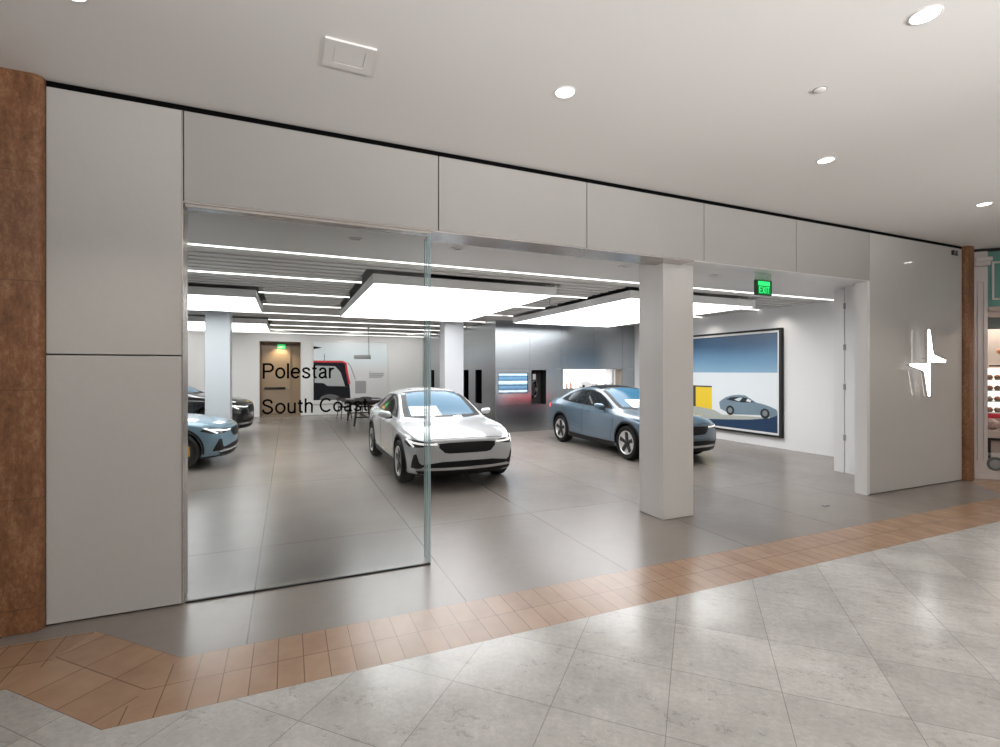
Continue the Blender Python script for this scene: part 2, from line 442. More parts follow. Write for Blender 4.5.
def patch(name, poly, proj, mat, parent, off=.004, res=.035, thick=.012):
    """a thin shaped panel that follows the body surface, with its own rim"""
    ol = dens(poly, res); n = len(ol)
    xs = [p[0] for p in ol]; ys = [p[1] for p in ol]
    pts = list(ol)
    x = min(xs) + res / 2
    while x < max(xs):
        y = min(ys) + res / 2
        while y < max(ys):
            if inside((x, y), ol) and min((x - a) ** 2 + (y - b) ** 2 for a, b in ol) > (res * .45) ** 2: pts.append((x, y))
            y += res
        x += res
    vs, es, fs, *_ = delaunay_2d_cdt([Vector(p) for p in pts], [(i, (i + 1) % n) for i in range(n)], [], 0, 1e-6)
    bm = bmesh.new(); top = []
    nv = []
    for v in vs:
        o, d = CAST[proj](v[0], v[1] + (.042 * max(0, min(1, (v[1] - .22) / .35)) if proj == 'front' else 0)); loc, nor, *_ = bvh.ray_cast(o, d)
        if loc is None: loc, nor, *_ = bvh.find_nearest(o + d * 3)
        if nor.dot(d) > 0: nor = -nor
        top.append(bm.verts.new(loc + nor * off)); nv.append(nor)
    for f in fs:
        ctr = (sum(vs[i][0] for i in f) / len(f), sum(vs[i][1] for i in f) / len(f))
        if inside(ctr, ol): bm.faces.new([top[i] for i in f])
    rim = [e for e in bm.edges if len(e.link_faces) == 1]
    low = {}
    for e in rim:
        for v in e.verts:
            if v not in low: low[v] = bm.verts.new(v.co - nv[top.index(v)] * thick)
    for e in rim: bm.faces.new((e.verts[0], e.verts[1], low[e.verts[1]], low[e.verts[0]]))
    bmesh.ops.delete(bm, geom=[v for v in bm.verts if not v.link_faces], context='VERTS')
    return obj(name, bm, mat, parent, angle=40)
def mir(poly): return [(-a, b) for a, b in poly][::-1]
def stroke(pts, w):
    L, R = [], []
    for i, p in enumerate(pts):
        a = pts[max(i - 1, 0)]; b = pts[min(i + 1, len(pts) - 1)]
        dx, dy = b[0] - a[0], b[1] - a[1]; l = math.hypot(dx, dy)
        L.append((p[0] - dy / l * w / 2, p[1] + dx / l * w / 2)); R.append((p[0] + dy / l * w / 2, p[1] - dx / l * w / 2))
    return L + R[::-1]

def build_wheel(parent, sg, s):
    """tyre, bright rim face and five dark spokes; sg = side"""
    T = Matrix.Translation((sg * .805, s, WR)) @ Matrix.Diagonal((sg, 1, 1, 1))
    bm = bmesh.new(); R = WR
    lathe(bm, [(.238, -.10), (.27, -.115), (R - .03, -.118), (R - .006, -.09), (R, -.05), (R, .05), (R - .006, .09), (R - .03, .116), (.27, .112), (.238, .10), (.232, .0), (.238, -.10)], 48, 'X', T)
    w = obj('wheel', bm, C_TYRE, parent, angle=50)
    bm = bmesh.new()
    lathe(bm, [(.242, .100), (.236, .108), (.222, .104), (.21, .088), (.10, .075), (.03, .078), (.0005, .08)], 48, 'X', T)
    lathe(bm, [(.242, .100), (.242, -.10)], 48, 'X', T)
    obj('rim', bm, C_RIM, w, angle=40)
    bm = bmesh.new()
    for k in range(5):
        a = PI / 2 + k * 2 * PI / 5
        def pt(r, t, x): return T @ Vector((x, r * math.cos(a) - t * math.sin(a), r * math.sin(a) + t * math.cos(a)))
        for_pts = [(.02, -.032), (.10, -.030), (.222, -.046), (.222, .046), (.10, .030), (.02, .032)]
        A = [bm.verts.new(pt(r, t, .100 if r > .03 else .094)) for r, t in for_pts]; B = [bm.verts.new(pt(r, t, .07)) for r, t in for_pts]
        bm.faces.new(A)
        for i in range(6): bm.faces.new((A[i], A[(i + 1) % 6], B[(i + 1) % 6], B[i]))
    lathe(bm, [(.055, .07), (.055, .098), (.045, .104), (.0005, .106)], 24, 'X', T)
    obj('spokes', bm, C_SPOKE, w)
    return w

def build_car(label, group):
    root = empty('car')
    body = bpy.data.objects.new('body', body_mesh); link(body, root)
    bm = bmesh.new(); box(bm, -.58, .58, .55, 4.2, .15, .30)
    obj('underbody', bm, C_TRIM, root)
    # glass
    patch('windscreen_border', [(-.70, 1.0), (-.45, .98), (0, .972), (.45, .98), (.70, 1.0), (.675, 1.12), (.62, 1.28), (.575, 1.375), (.3, 1.412), (0, 1.419), (-.3, 1.412), (-.575, 1.375), (-.62, 1.28), (-.675, 1.12)], 'screen', C_TRIM, root, off=.003)
    patch('windshield', [(-.60, 1.02), (-.45, 1.012), (0, 1.005), (.45, 1.012), (.60, 1.02), (.575, 1.12), (.53, 1.27), (.495, 1.36), (.3, 1.388), (0, 1.396), (-.3, 1.388), (-.495, 1.36), (-.53, 1.27), (-.575, 1.12)], 'screen', C_SCREEN, root, off=.006)
    patch('roof_glass', [(-.50, 2.36), (.50, 2.36), (.50, 3.2), (.45, 3.26), (-.45, 3.26), (-.50, 3.2)], 'top', C_GLASS, root, res=.07)
    patch('rear_window', [(-.47, 3.42), (.47, 3.42), (.50, 4.1), (.46, 4.16), (-.46, 4.16), (-.50, 4.1)], 'top', C_GLASS, root, res=.07)
    DLO = [(1.50, .985), (1.95, .99), (2.6, 1.01), (3.2, 1.035), (3.55, 1.055), (3.78, 1.085), (3.72, 1.135), (3.5, 1.235), (3.25, 1.305), (2.95, 1.348), (2.6, 1.352), (2.35, 1.335), (2.12, 1.285), (1.9, 1.20), (1.7, 1.105)]
    FW = [(1.66, 1.012), (2.0, 1.012), (2.56, 1.03), (2.54, 1.325), (2.37, 1.312), (2.14, 1.262), (1.92, 1.178), (1.74, 1.09)]
    RWN = [(2.66, 1.035), (3.2, 1.058), (3.42, 1.072), (3.42, 1.225), (3.23, 1.282), (2.94, 1.325), (2.66, 1.328)]
    for sd, sg in (('right', 1), ('left', -1)):
        t = patch('window_surround', DLO, sd, C_TRIM, root, off=.003)
        patch('side_window', FW, sd, C_GLASS, root, off=.008); patch('side_window', RWN, sd, C_GLASS, root, off=.008)
        patch('sill_trim', [(1.29, .20), (3.2, .215), (3.17, .325), (2.4, .30), (1.32, .315)], sd, C_TRIM, root, off=.006)
        for s in (FA, RA):
            arc = []
            for k in range(25):
                a = PI * (-.06 + 1.12 * k / 24); arc.append((s + .408 * math.cos(a), WR + .01 + .408 * math.sin(a)))
            patch('arch_trim', stroke(arc, .036), sd, C_TRIM, root, off=.005, res=.02)
        for seam in ([(1.34, .84), (1.36, .6), (1.44, .42), (1.44, .33)], [(2.60, 1.0), (2.60, .7), (2.60, .34)], [(3.56, 1.05), (3.50, .86), (3.28, .66), (3.18, .34)]):
            patch('door_seam', stroke(seam, .009), sd, C_SEAM, root, off=.002, res=.02)
        for s in (2.32, 3.32): patch('door_handle', [(s, .862), (s + .22, .872), (s + .22, .897), (s, .887)], sd, C_BODY, root, off=.022, res=.03, thick=.03)
        # mirror
        bm = bmesh.new()
        bmesh.ops.create_uvsphere(bm, u_segments=20, v_segments=12, radius=1)
        for v in bm.verts:
            x, y, z = v.co
            x = max(-1, min(1, x * 1.15)); z = max(-.92, min(.95, z * 1.1))
            y = y * (1 if y < 0 else .55)
            v.co = Vector((sg * (.965 + .105 * x), 1.76 + .075 * y + .03 * x, 1.03 + .062 * z + .010 * x))
        mr = obj('mirror', bm, C_BODY, root, smooth=True)
        bm = bmesh.new(); prism(bm, [(1.70, .955), (1.80, .955), (1.80, 1.0), (1.72, 1.0)], 'YZ', sg * .84, sg * .95)
        obj('mirror_stalk', bm, C_TRIM, mr)
        m_ = (lambda p: p) if sg > 0 else mir
        # headlamp with its lying T of light, bumper vent
        hl = patch('headlight', m_([(.50, .640), (.60, .618), (.74, .600), (.845, .605), (.885, .66), (.865, .715), (.80, .712), (.66, .690), (.52, .676)]), 'front', C_LAMP, root, off=.004, res=.025)
        patch('light_bar', m_(stroke([(.478, .650), (.60, .648), (.70, .652), (.80, .668), (.835, .683)], .026)), 'front', C_LED, hl, off=.010, res=.02)
        patch('light_bar', m_(stroke([(.862, .712), (.845, .68), (.815, .63), (.80, .607)], .02)), 'front', C_LED, hl, off=.010, res=.02)
        patch('bumper_vent', m_([(.775, .515), (.805, .50), (.822, .40), (.825, .315), (.72, .312), (.66, .345), (.735, .395)]), 'front', C_TRIM, root, off=.004, res=.025)
        patch('side_marker', [(.30, .685), (.37, .715), (.37, .732), (.30, .700)], sd, C_AMBER if sg > 0 else C_AMBER, root, off=.003, res=.02)
        for s in (FA, RA): build_wheel(root, sg, s)
        patch('tail_light', m_([(.40, .955), (.62, .95), (.78, .93), (.80, .85), (.765, .85), (.75, .905), (.60, .925), (.40, .93)]), 'rear', C_TAIL, root, off=.006, res=.025)
        bm = bmesh.new(); T = Matrix.Translation((sg * .80, FA + .13, WR + .03)) @ Matrix.Rotation(.2, 4, 'X')
        box(bm, -.02, .03, -.05, .05, -.09, .09, bev=.01); bmesh.ops.transform(bm, matrix=T, verts=bm.verts)
    patch('tail_light', [(-.42, .957), (.42, .957), (.42, .930), (-.42, .930)], 'rear', C_TAIL, root, off=.005, res=.03)
    patch('rear_diffuser', [(-.62, .30), (.62, .30), (.60, .45), (-.60, .45)], 'rear', C_TRIM, root, off=.004, res=.05)
    gr = patch('grille', [(-.455, .655), (-.30, .668), (0, .672), (.30, .668), (.455, .655), (.455, .595), (.37, .525), (.30, .515), (-.30, .515), (-.37, .525), (-.455, .595)], 'front', C_GRILLE, root, off=.004, res=.03)
    patch('lower_intake', [(-.72, .365), (-.40, .405), (0, .412), (.40, .405), (.72, .365), (.66, .325), (-.66, .325)], 'front', C_TRIM, root, off=.004, res=.03)
    patch('bumper_bar', [(-.79, .315), (-.66, .325), (0, .325), (.66, .325), (.79, .315), (.75, .290), (0, .290), (-.75, .290)], 'front', C_SILV, root, off=.010, res=.03)
    patch('front_splitter', [(-.70, .200), (.70, .200), (.78, .287), (-.78, .287)], 'front', C_TRIM, root, off=.006, res=.03)
    patch('bonnet_seam', stroke([(-.60, .10 + .06), (-.3, .09), (0, .075), (.3, .09), (.60, .16)], .007), 'top', C_SEAM, root, off=.002, res=.025)
    patch('emblem', [(0, .17), (.008, .195), (.04, .203), (.008, .211), (0, .236), (-.008, .211), (-.04, .203), (-.008, .195)], 'top', C_SILV, root, off=.003, res=.02)
    tag(root, label, 'car', group)
    return root
def paint_tree(o, mat):
    for c in [o] + children(o):
        if c is not o: paint_tree_one(c, mat)
def paint_tree_one(c, mat):
    if c.type == 'MESH':
        for sl in c.material_slots:
            if sl.material == C_BODY: sl.link = 'OBJECT'; sl.material = mat
    for ch in children(c): paint_tree_one(ch, mat)
car0 = build_car('glossy white fastback car facing the glass, parked in mid showroom', 'display cars')
# ================================================================ THE SETTING
FY, BY, RX, LX, SZ, CZ, MY = 4.45, 21.6, 10.52, -6.0, 3.28, 3.85, 13.2
def poly_floor(name, pts, mat, z0=-.06, z1=0.):
    return struct(obj(name, pr(pts, 'XY', z0, z1), mat))
poly_floor('floor_showroom', [(-.62, 3.64), (9.47, 3.64), (10.17, 4.34), (RX, 4.34), (RX, BY + 1.5), (LX, BY + 1.5), (LX, 4.24), (-1.22, 4.24)], M['floor'])
poly_floor('floor_border', [(-.86, 3.06), (7.95, 3.06), (9.71, 3.06), (13, 3.06), (13, 5.3), (RX, 5.3), (RX, 4.34), (10.17, 4.34), (9.47, 3.64), (-.62, 3.64)], M['tan'])
poly_floor('floor_border_diagonal', [(-.86, 3.06), (-.62, 3.64), (-1.22, 4.24), (-1.46, 3.66)], M['tan45'])
poly_floor('floor_border_return', [(-1.46, 3.66), (-1.22, 4.24), (LX, 4.24), (LX, 3.66)], M['tan'])
poly_floor('floor', [(LX, -9), (26, -9), (26, 5.3), (13, 5.3), (13, 3.06), (-.86, 3.06), (-1.46, 3.66), (LX, 3.66)], M['marble'])
# mall ceiling with its black shadow gap
struct(obj('ceiling', bx(LX, 26, -6, FY + 1.5, CZ, CZ + .12), M['ceil']))
struct(obj('trim_shadow_gap', bx(-1.565, 10.19, FY + .006, FY + .2, 3.8065, CZ - .001), M['ink']))
# facade: cladding panels
facade = struct(empty('wall_front', (0, 0, 0)))
def panel(x0, x1, z0, z1, mat, y0=FY, y1=FY + .2, bev=.004):
    return obj('panel', bx(x0, x1, y0, y1, z0, z1, bev=bev), mat, facade)
panel(-1.565, -.752, 1.922, 3.806, M['panelm']); panel(-1.565, -.752, .012, 1.912, M['panelm'])
HX = [-.742, 1.29, 2.92, 4.57, 6.19, 7.742]
for a, b in zip(HX, HX[1:]): panel(a + .005, b - .005, 3.112, 3.806, M['panel'])
panel(7.752, 10.185, .012, 3.806, M['glosspanel'])
obj('edge_strip', bx(-.752, -.742, FY - .002, FY + .2, .012, 3.806), M['steel'], facade)
obj('edge_strip', bx(7.742, 7.752, FY - .002, FY + .2, .012, 3.10), M['trim'], facade)
obj('joint_backing', bx(LX, RX + .12, FY + .201, FY + .25, 3.13, 3.849), M['black'], facade)
obj('joint_backing', bx(-1.57, -.75, FY + .15, FY + .19, .01, 3.82), M['black'], facade)
# boxed reveal of the opening
obj('head_reveal', bx(-.742, 1.25, FY + .004, FY + .20, 3.098, 3.111), M['steel'], facade)
obj('head_reveal', bx(1.2505, 4.42, FY + .004, FY + .36, 3.098, 3.111), M['steel'], facade)
obj('head_fill', bx(-.9, 7.742, FY + .2505, FY + .36, 3.112, 3.28), M['soffit'], facade)
obj('head_reveal', bx(4.42, 7.742, FY + .004, FY + .30, 3.102, 3.111), M['trim'], facade)
obj('jamb', bx(7.70, 7.742, FY + .002, FY + .17, .0, 3.10), M['trim'], facade)
obj('return_wall', bx(8.4, RX, FY + .251, FY + .34, .0, 3.27), M['white'], facade)
obj('return_wall', bx(LX, -1.1, FY + .251, FY + .34, .0, 3.27), M['white'], facade)
def stone_column(x0, x1, y0, label):
    bm = bmesh.new(); pts = []
    r = .055
    for cx, cyy, a0 in ((x1 - r, y0 + r, -90), (x1 - r, FY + .3, 0)):
        if a0 == -90: pts += [(cx + r * math.cos(math.radians(a)), cyy + r * math.sin(math.radians(a))) for a in range(-90, 1, 15)]
    pts += [(x1, FY + .3), (x0, FY + .3)]
    pts += [(x0 + r + r * math.cos(math.radians(a)), y0 + r + r * math.sin(math.radians(a))) for a in range(180, 271, 15)]
    prism(bm, pts, 'XY', .004, CZ - .001)
    return struct(obj('column', bm, M['stone'], angle=40), label, 'column')
stone_column(-4.2, -1.568, 4.385, 'broad brown stone pier beside the pale panels, nearest the camera')
stone_column(10.19, 10.43, 4.375, 'slim brown stone pier between the glossy sign panel and the teal shop')
struct(obj('wall_left', bx(LX - .1, LX, -9, BY + 1.5, 0, 4), M['white']))
struct(obj('wall_right', bx(RX, RX + .12, FY + .26, BY + 1.5, 0, 3.56), M['white']))
# pocket cupboard for the sliding leaves, against the right wall
pk = struct(obj('trim_pocket', bx(9.045, RX, 4.80, 5.60, 0, SZ), M['white']))
obj('jamb_board', bx(9.045, RX, 5.612, 5.79, 0, 3.24), M['trim'], pk)
for z in (2.95, 2.22, 1.52, .62):
    obj('hinge', bx(9.03, 9.06, 5.585, 5.62, z - .05, z + .05), M['medal'], pk)
# back wall with a doorway recess
bm = bmesh.new(); holed(bm, LX, 5.53, 0, 3.56, [(-1.03, .47, 0, 2.98)], BY, BY + .12)
bwl = struct(obj('wall_back', bm, M['white']))
obj('jamb_strip', bx(-1.075, -1.03, BY - .02, BY + .13, 0, 3.02), M['trim'], bwl); obj('jamb_strip', bx(.47, .50, BY - .02, BY + .13, 0, 3.02), M['trim'], bwl)
rc = struct(obj('wall_recess', bx(-1.6, 1.0, BY + 1.12, BY + 1.2, 0, 3.0), M['tanwall']))
obj('cheek', bx(-1.6, -1.03, BY + .121, BY + 1.12, 0, 3.0), M['tanwall'], rc); obj('cheek', bx(.47, 1.0, BY + .121, BY + 1.12, 0, 3.0), M['tanwall'], rc)
obj('lid', bx(-1.6, 1.0, BY + .121, BY + 1.2, 3.0, 3.06), M['tanwall'], rc)
dr = struct(obj('door_1', bx(-.98, .09, BY + 1.05, BY + 1.118, .01, 2.86), M['tandoor']), 'tan back-of-house door with dark push bar under the green sign', 'door')
obj('push_bar', bx(-.90, -.10, BY + .98, BY + 1.045, 1.04, 1.12), M['blackgloss'], dr)
obj('door_handle', cy((.0, BY + 1.05, 1.05), (.0, BY + .97, 1.05), .035), M['chrome'], dr)
obj('kick_plate', bx(-.98, .09, BY + 1.04, BY + 1.049, .02, .28), M['tanwall'], dr)
# grey metal-clad core: the front with its niches, and the side
holes = [(5.62, 6.59, 1.135, 1.745), (6.70, 7.20, .80, 1.83), (7.80, 9.62, 1.26, 1.855), (9.68, 10.01, 1.26, 1.855)]
mw = struct(empty('wall_metal'))
XS = [5.53, 6.65, 7.75, 8.92, 10.04, RX - .003]
for a, b in zip(XS, XS[1:]):
    for z0, z1 in ((0, .78), (.785, 1.86), (1.865, 3.29)):
        hs = [(max(h[0], a), min(h[1], b - .006), max(h[2], z0), min(h[3], z1)) for h in holes if h[0] < b - .006 and h[1] > a and h[2] < z1 and h[3] > z0]
        hs = [h for h in hs if h[1] - h[0] > .002]
        bm = bmesh.new(); holed(bm, a, b - .006, z0, z1, hs, MY, MY + .06); obj('panel', bm, M['metalwall'], mw)
obj('core', bx(5.60, RX - .004, MY + .42, MY + .5, 0, 3.29), M['black'], mw)
slots = [(15.50, 16.05, .76, 1.84), (14.29, 14.87, .78, 1.84), (19.7, 20.2, .78, 1.84)]
for a, b in ((MY + .061, 15.1), (15.106, 17.2), (17.206, BY)):
    hs = [h for h in slots if h[0] > a and h[1] < b]
    bm = bmesh.new(); holed(bm, a, b, 0, 3.29, hs, 5.53, 5.588, 'YZ'); obj('side_panel', bm, M['metalwall'], mw)
for h in slots:
    bm = bmesh.new(); holed(bm, h[0] - .02, h[1] + .02, h[2] - .02, h[3] + .02, [(h[0], h[1], h[2], h[3])], 5.59, 5.83, 'YZ'); box(bm, 5.83, 5.85, h[0], h[1], h[2], h[3]); obj('slot_lining', bm, M['blackgloss'], mw)
def niche(h, depth, mat, name, back=None):
    bm = bmesh.new(); holed(bm, h[0] - .02, h[1] + .02, h[2] - .02, h[3] + .02, [h], MY + .061, MY + depth); o = obj(name, bm, mat, mw)
    obj('niche_back', bx(h[0] - .02, h[1] + .02, MY + depth + .001, MY + depth + .02, h[2] - .02, h[3] + .02), back or mat, mw)
niche(holes[1], .33, M['black'], 'niche_lining')
niche(holes[2], .36, M['white'], 'niche_lining', emit('display_glow', (1, .99, .96), 1.25)); niche(holes[3], .36, M['cream'], 'niche_lining', emit('display_glow_dim', (.75, .78, .70), .55))
# showroom columns
def col(x0, x1, y0, y1, z1, mat, label): return struct(obj('column', bx(x0, x1, y0, y1, .003, z1, bev=.006), mat), label, 'column')
col(4.15, 4.63, 4.68, 5.12, SZ + .1, M['whitecol'], 'thick white square column standing at the open shop front')
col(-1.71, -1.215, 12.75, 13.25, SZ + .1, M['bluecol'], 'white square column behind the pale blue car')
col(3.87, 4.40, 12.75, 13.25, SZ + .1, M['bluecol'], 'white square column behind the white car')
# ceiling of the showroom: soffit, dark deck, slats
cs = struct(obj('ceiling_showroom', bx(LX, RX, FY + .25, 6.66, SZ, SZ + .1), M['soffit']))
obj('deck', bx(LX, RX, 6.66, BY + .1, 3.5, 3.56), M['deck'], cs)
BOXES = [(-4.2, -.52, 9.75, 12.2), (-4.2, -.54, 15.1, 18.1), (1.15, 4.25, 7.42, 12.42), (5.6, 8.72, 7.15, 12.15)]
ROWS = [6.72 + 1.8 * k for k in range(9)]
def cut(y, x0, x1, m=.10):
    segs = [(x0, x1)]
    for a, b, c, d in BOXES:
        if c - m < y < d + m:
            segs = [q for s in segs for q in ((s[0], min(s[1], a - m)), (max(s[0], b + m), s[1])) if q[1] - q[0] > .05]
    return segs
bm = bmesh.new()
y = 6.72 + .257
while y < BY - .1:
    if min(abs(y - r) for r in ROWS) > .1:
        for a, b in cut(y, LX, RX - .01 if y < MY else 5.51): box(bm, a, b, y - .082, y + .082, SZ, SZ + .09)
    y += .1285 * 2
obj('slat', bm, M['slat'], cs)['kind'] = 'stuff'
ords = ['nearest', 'second', 'third', 'fourth', 'fifth', 'sixth', 'seventh', 'eighth', 'ninth']
for i, r in enumerate(ROWS):
    if r > BY - .2: continue
    t = empty('linear_ceiling_light', (0, r, SZ))
    for a, b in cut(r, LX, RX - .02 if r < MY else 5.5, .012):
        obj('housing', bx(a, b, -.05, .05, .012, .09), M['soffit'], t); obj('diffuser', bx(a, b, -.017, .017, -.004, .0115), M['strip'], t)
    tag(t, f'thin white line of light across the slatted ceiling, {ords[i]} row from the shop front', 'light', 'linear ceiling lights')
for (a, b, c, d), lab in zip(BOXES, ['large glowing ceiling panel above the pale blue car', 'large glowing ceiling panel farthest back, behind the rear column', 'large glowing ceiling panel over the white car', 'large glowing ceiling panel over the blue-grey car']):
    t = empty('light_box', ((a + b) / 2, (c + d) / 2, 3.1)); w, l = (b - a) / 2, (d - c) / 2
    bm = bmesh.new(); holed(bm, -w, w, -l, l, [(-w + .02, w - .02, -l + .02, l - .02)], 0, .13, 'XZ')
    bmesh.ops.transform(bm, matrix=Matrix(((1, 0, 0, 0), (0, 0, 1, 0), (0, 1, 0, 0), (0, 0, 0, 1))), verts=bm.verts)
    box(bm, -w, w, -l, l, .131, .14)
    obj('frame', bm, M['box'], t); obj('diffuser', bx(-w + .021, w - .021, -l + .021, l - .021, .004, .012), M['lightbox'], t)
    for sx in (-1, 1):
        for sy in (-1, 1): obj('hanger', cy((sx * (w - .15), sy * (l - .2), .141), (sx * (w - .15), sy * (l - .2), .40), .006, n=8), M['chrome'], t)
    tag(t, lab, 'ceiling light', 'glowing ceiling panels')
struct(obj('wall_mall_end', bx(26, 26.1, -9, 5.3, 0, CZ), paint('far_wall', (.45, .43, .41), .5)))
struct(obj('wall_opposite', bx(LX, 26, -9.1, -9, 0, CZ + .6), paint('opposite_wall', (.5, .48, .46), .4)))
# ---------------------------------------------------------------- storefront glass
def pane_bm(*a):
    bm = bx(*a); bmesh.ops.delete(bm, geom=[f for f in bm.faces if abs(f.normal.z) > .5], context='FACES_ONLY'); return bm
gp = empty('glass_panel', (.235, FY + .03, 0))
tag(gp, 'tall frameless glass pane carrying the black shop name', 'glass pane')
obj('pane', pane_bm(-.965, .975, -.006, .006, .012, 3.075), M['glass'], gp)
obj('edge', bx(.9755, .985, -.008, .008, .012, 3.075), M['glassedge'], gp)
obj('floor_channel', bx(-.965, .985, -.012, .012, .001, .0115), M['black'], gp)
obj('head_channel', bx(-.965, .985, -.015, .015, 3.0755, 3.097), M['steel'], gp)
def arc(cx, cy_, rx, ry, a0, a1, n=28): return [(cx + rx * math.cos(math.radians(a0 + (a1 - a0) * k / n)), cy_ + ry * math.sin(math.radians(a0 + (a1 - a0) * k / n))) for k in range(n + 1)]
def spl(pts, n=7):
    out = []; P = [pts[0]] + list(pts) + [pts[-1]]
    for i in range(1, len(P) - 2):
        for k in range(n):
            t = k / n; f = lambda j: .5 * (2 * P[i][j] + (P[i + 1][j] - P[i - 1][j]) * t + (2 * P[i - 1][j] - 5 * P[i][j] + 4 * P[i + 1][j] - P[i + 2][j]) * t * t + (3 * P[i][j] - P[i - 1][j] - 3 * P[i + 1][j] + P[i + 2][j]) * t ** 3)
            out.append((f(0), f(1)))
    return out + [pts[-1]]
GL = {  # width, centre lines of each stroke; capital height = 1
    'P': (.64, [[(.06, 0), (.06, 1)], [(.06, .94), (.36, .94)] + arc(.36, .705, .245, .235, 90, -90) + [(.06, .47)]]),
    'o': (.62, [arc(.31, .365, .25, .31, 0, 360)]), 'l': (.12, [[(.06, 0), (.06, 1)]]),
    'e': (.60, [[(.06, .385), (.54, .385)], arc(.305, .365, .245, .31, 4, 322)]),
    's': (.53, [spl([(.47, .52), (.41, .64), (.26, .68), (.11, .63), (.09, .51), (.19, .42), (.35, .345), (.465, .24), (.43, .11), (.27, .05), (.12, .095), (.06, .21)])]),
    't': (.32, [spl([(.15, .90), (.15, .6), (.15, .19), (.19, .08), (.31, .06)]), [(.01, .665), (.31, .665)]]),
    'a': (.57, [spl([(.09, .51), (.14, .63), (.27, .68), (.41, .63), (.45, .50), (.45, .15), (.49, .065), (.56, .06)]), spl([(.45, .42), (.25, .37), (.10, .29), (.075, .15), (.19, .05), (.34, .08), (.44, .21)])]),
    'r': (.34, [[(.06, 0), (.06, .73)], spl([(.06, .40), (.10, .56), (.20, .65), (.34, .665)])]),
    'S': (.66, [spl([(.58, .70), (.52, .87), (.33, .94), (.15, .87), (.105, .72), (.19, .60), (.35, .525), (.52, .43), (.60, .27), (.52, .12), (.34, .055), (.14, .12), (.065, .29)])]),
    'u': (.50, [spl([(.06, .73), (.06, .45), (.065, .21), (.12, .085), (.25, .05), (.38, .10), (.44, .24)]), [(.44, .73), (.44, 0)]]),
    'h': (.50, [[(.06, 0), (.06, 1)], spl([(.06, .45), (.12, .61), (.26, .68), (.39, .63), (.44, .49), (.44, .25), (.44, 0)])]),
    'C': (.78, [arc(.42, .5, .36, .44, 42, 318)]),
    'E': (.55, [[(.07, 0), (.07, 1)], [(.07, .93), (.55, .93)], [(.07, .5), (.5, .5)], [(.07, .07), (.55, .07)]]), 'X': (.66, [[(.06, 0), (.60, 1)], [(.06, 1), (.60, 0)]]),
    'I': (.14, [[(.07, 0), (.07, 1)]]), 'T': (.6, [[(.30, 0), (.30, 1)], [(.02, .93), (.58, .93)]])}
def word(name, txt, mat, parent, w, h, loc, sw=.132, gap=.10, th=.002):
    """stroke-built letters, front towards -Y"""
    tot = sum(GL[c][0] for c in txt) + gap * (len(txt) - 1); sx = w / tot; x = 0; bm = bmesh.new()
    for ch in txt:
        wd, lines = GL[ch]
        for ln in lines:
            pts = [((x + a) * sx, b * h) for a, b in ln]; k = sw * h / 2; Lp, Rp = [], []
            for i, p in enumerate(pts):
                a, b = pts[max(i - 1, 0)], pts[min(i + 1, len(pts) - 1)]
                if i == 0 and abs(pts[0][0] - pts[-1][0]) + abs(pts[0][1] - pts[-1][1]) < 1e-6 or i == len(pts) - 1 and abs(pts[0][0] - pts[-1][0]) + abs(pts[0][1] - pts[-1][1]) < 1e-6: a, b = pts[-2], pts[1]
                dx, dz = b[0] - a[0], b[1] - a[1]; l = math.hypot(dx, dz)
                Lp.append((p[0] - dz / l * k, p[1] + dx / l * k)); Rp.append((p[0] + dz / l * k, p[1] - dx / l * k))
            V = [[bm.verts.new((q[0], y, q[1])) for q in side] for side in (Lp, Rp) for y in (-th, 0)]
            for i in range(len(pts) - 1):
                for A, B in ((V[0], V[2]), (V[3], V[1]), (V[1], V[0]), (V[2], V[3])): bm.faces.new((A[i], A[i + 1], B[i + 1], B[i]))
            for i in (0, -1): bm.faces.new((V[0][i], V[2][i], V[3][i], V[1][i]))
        x += wd + gap
    o = obj(name, bm, mat, parent); o.location = loc; return o
word('lettering', 'Polestar', M['ink'], gp, .555, .127, (-.425, -.0085, 1.737))
word('lettering', 'South', M['ink'], gp, .392, .122, (-.433, -.0085, 1.447))
word('lettering', 'Coast', M['ink'], gp, .398, .122, (.013, -.0085, 1.447))
for i, y in enumerate((.085, .15, .215)):
    t = empty('sliding_glass_leaf', (.235, FY + y, 0))
    obj('pane', pane_bm(-.95, .975, -.006, .006, .002, 3.06), M['glass'], t); obj('edge', bx(.9755, .985, -.007, .007, .002, 3.06), M['glassedge'], t)
    tag(t, ['clear sliding glass leaf stacked directly behind the lettered pane', 'clear sliding glass leaf in the middle of the stack behind the lettered pane', 'clear sliding glass leaf, innermost of the stack behind the lettered pane'][i], 'glass pane', 'stacked sliding glass leaves')
# sign: two glowing chevrons held off the glossy panel
sg = empty('wall_sign', (9.0, FY - .09, 1.935))
tag(sg, 'glowing white star emblem of two split chevrons on the glossy panel', 'sign')
UP = [(0, 0), (0, .49), (.02, .505), (.05, .49), (.13, .135), (.165, .11), (.46, .04), (.485, .022), (.46, 0)]
for i, p in enumerate((UP, [(.055 - a * 1.1, -.02 - b) for a, b in UP])):
    c = obj('chevron', pr(p, 'XZ', -.012, .030), M['shopwhite'], sg); obj('lit_face', pr(p, 'XZ', -.020, -.0125), M['star'], c)
    obj('halo_light', pr([(a + (b_ - a) * .12, q) for (a, q), b_ in zip(p, [.1 if i == 0 else -.05] * len(p))], 'XZ', .0305, .036), M['halo'], c)
    s = 1 if i == 0 else -1
    obj('stand_off', cy((s * .06, .0365, s * .06 - .02 * i), (s * .06, .0895, s * .06 - .02 * i), .012, n=10), M['chrome'], c)
t = empty('sensor_box', (9.94, FY - .001, 3.715)); tag(t, 'small black twin-lens sensor box at top corner of the sign panel', 'sensor')
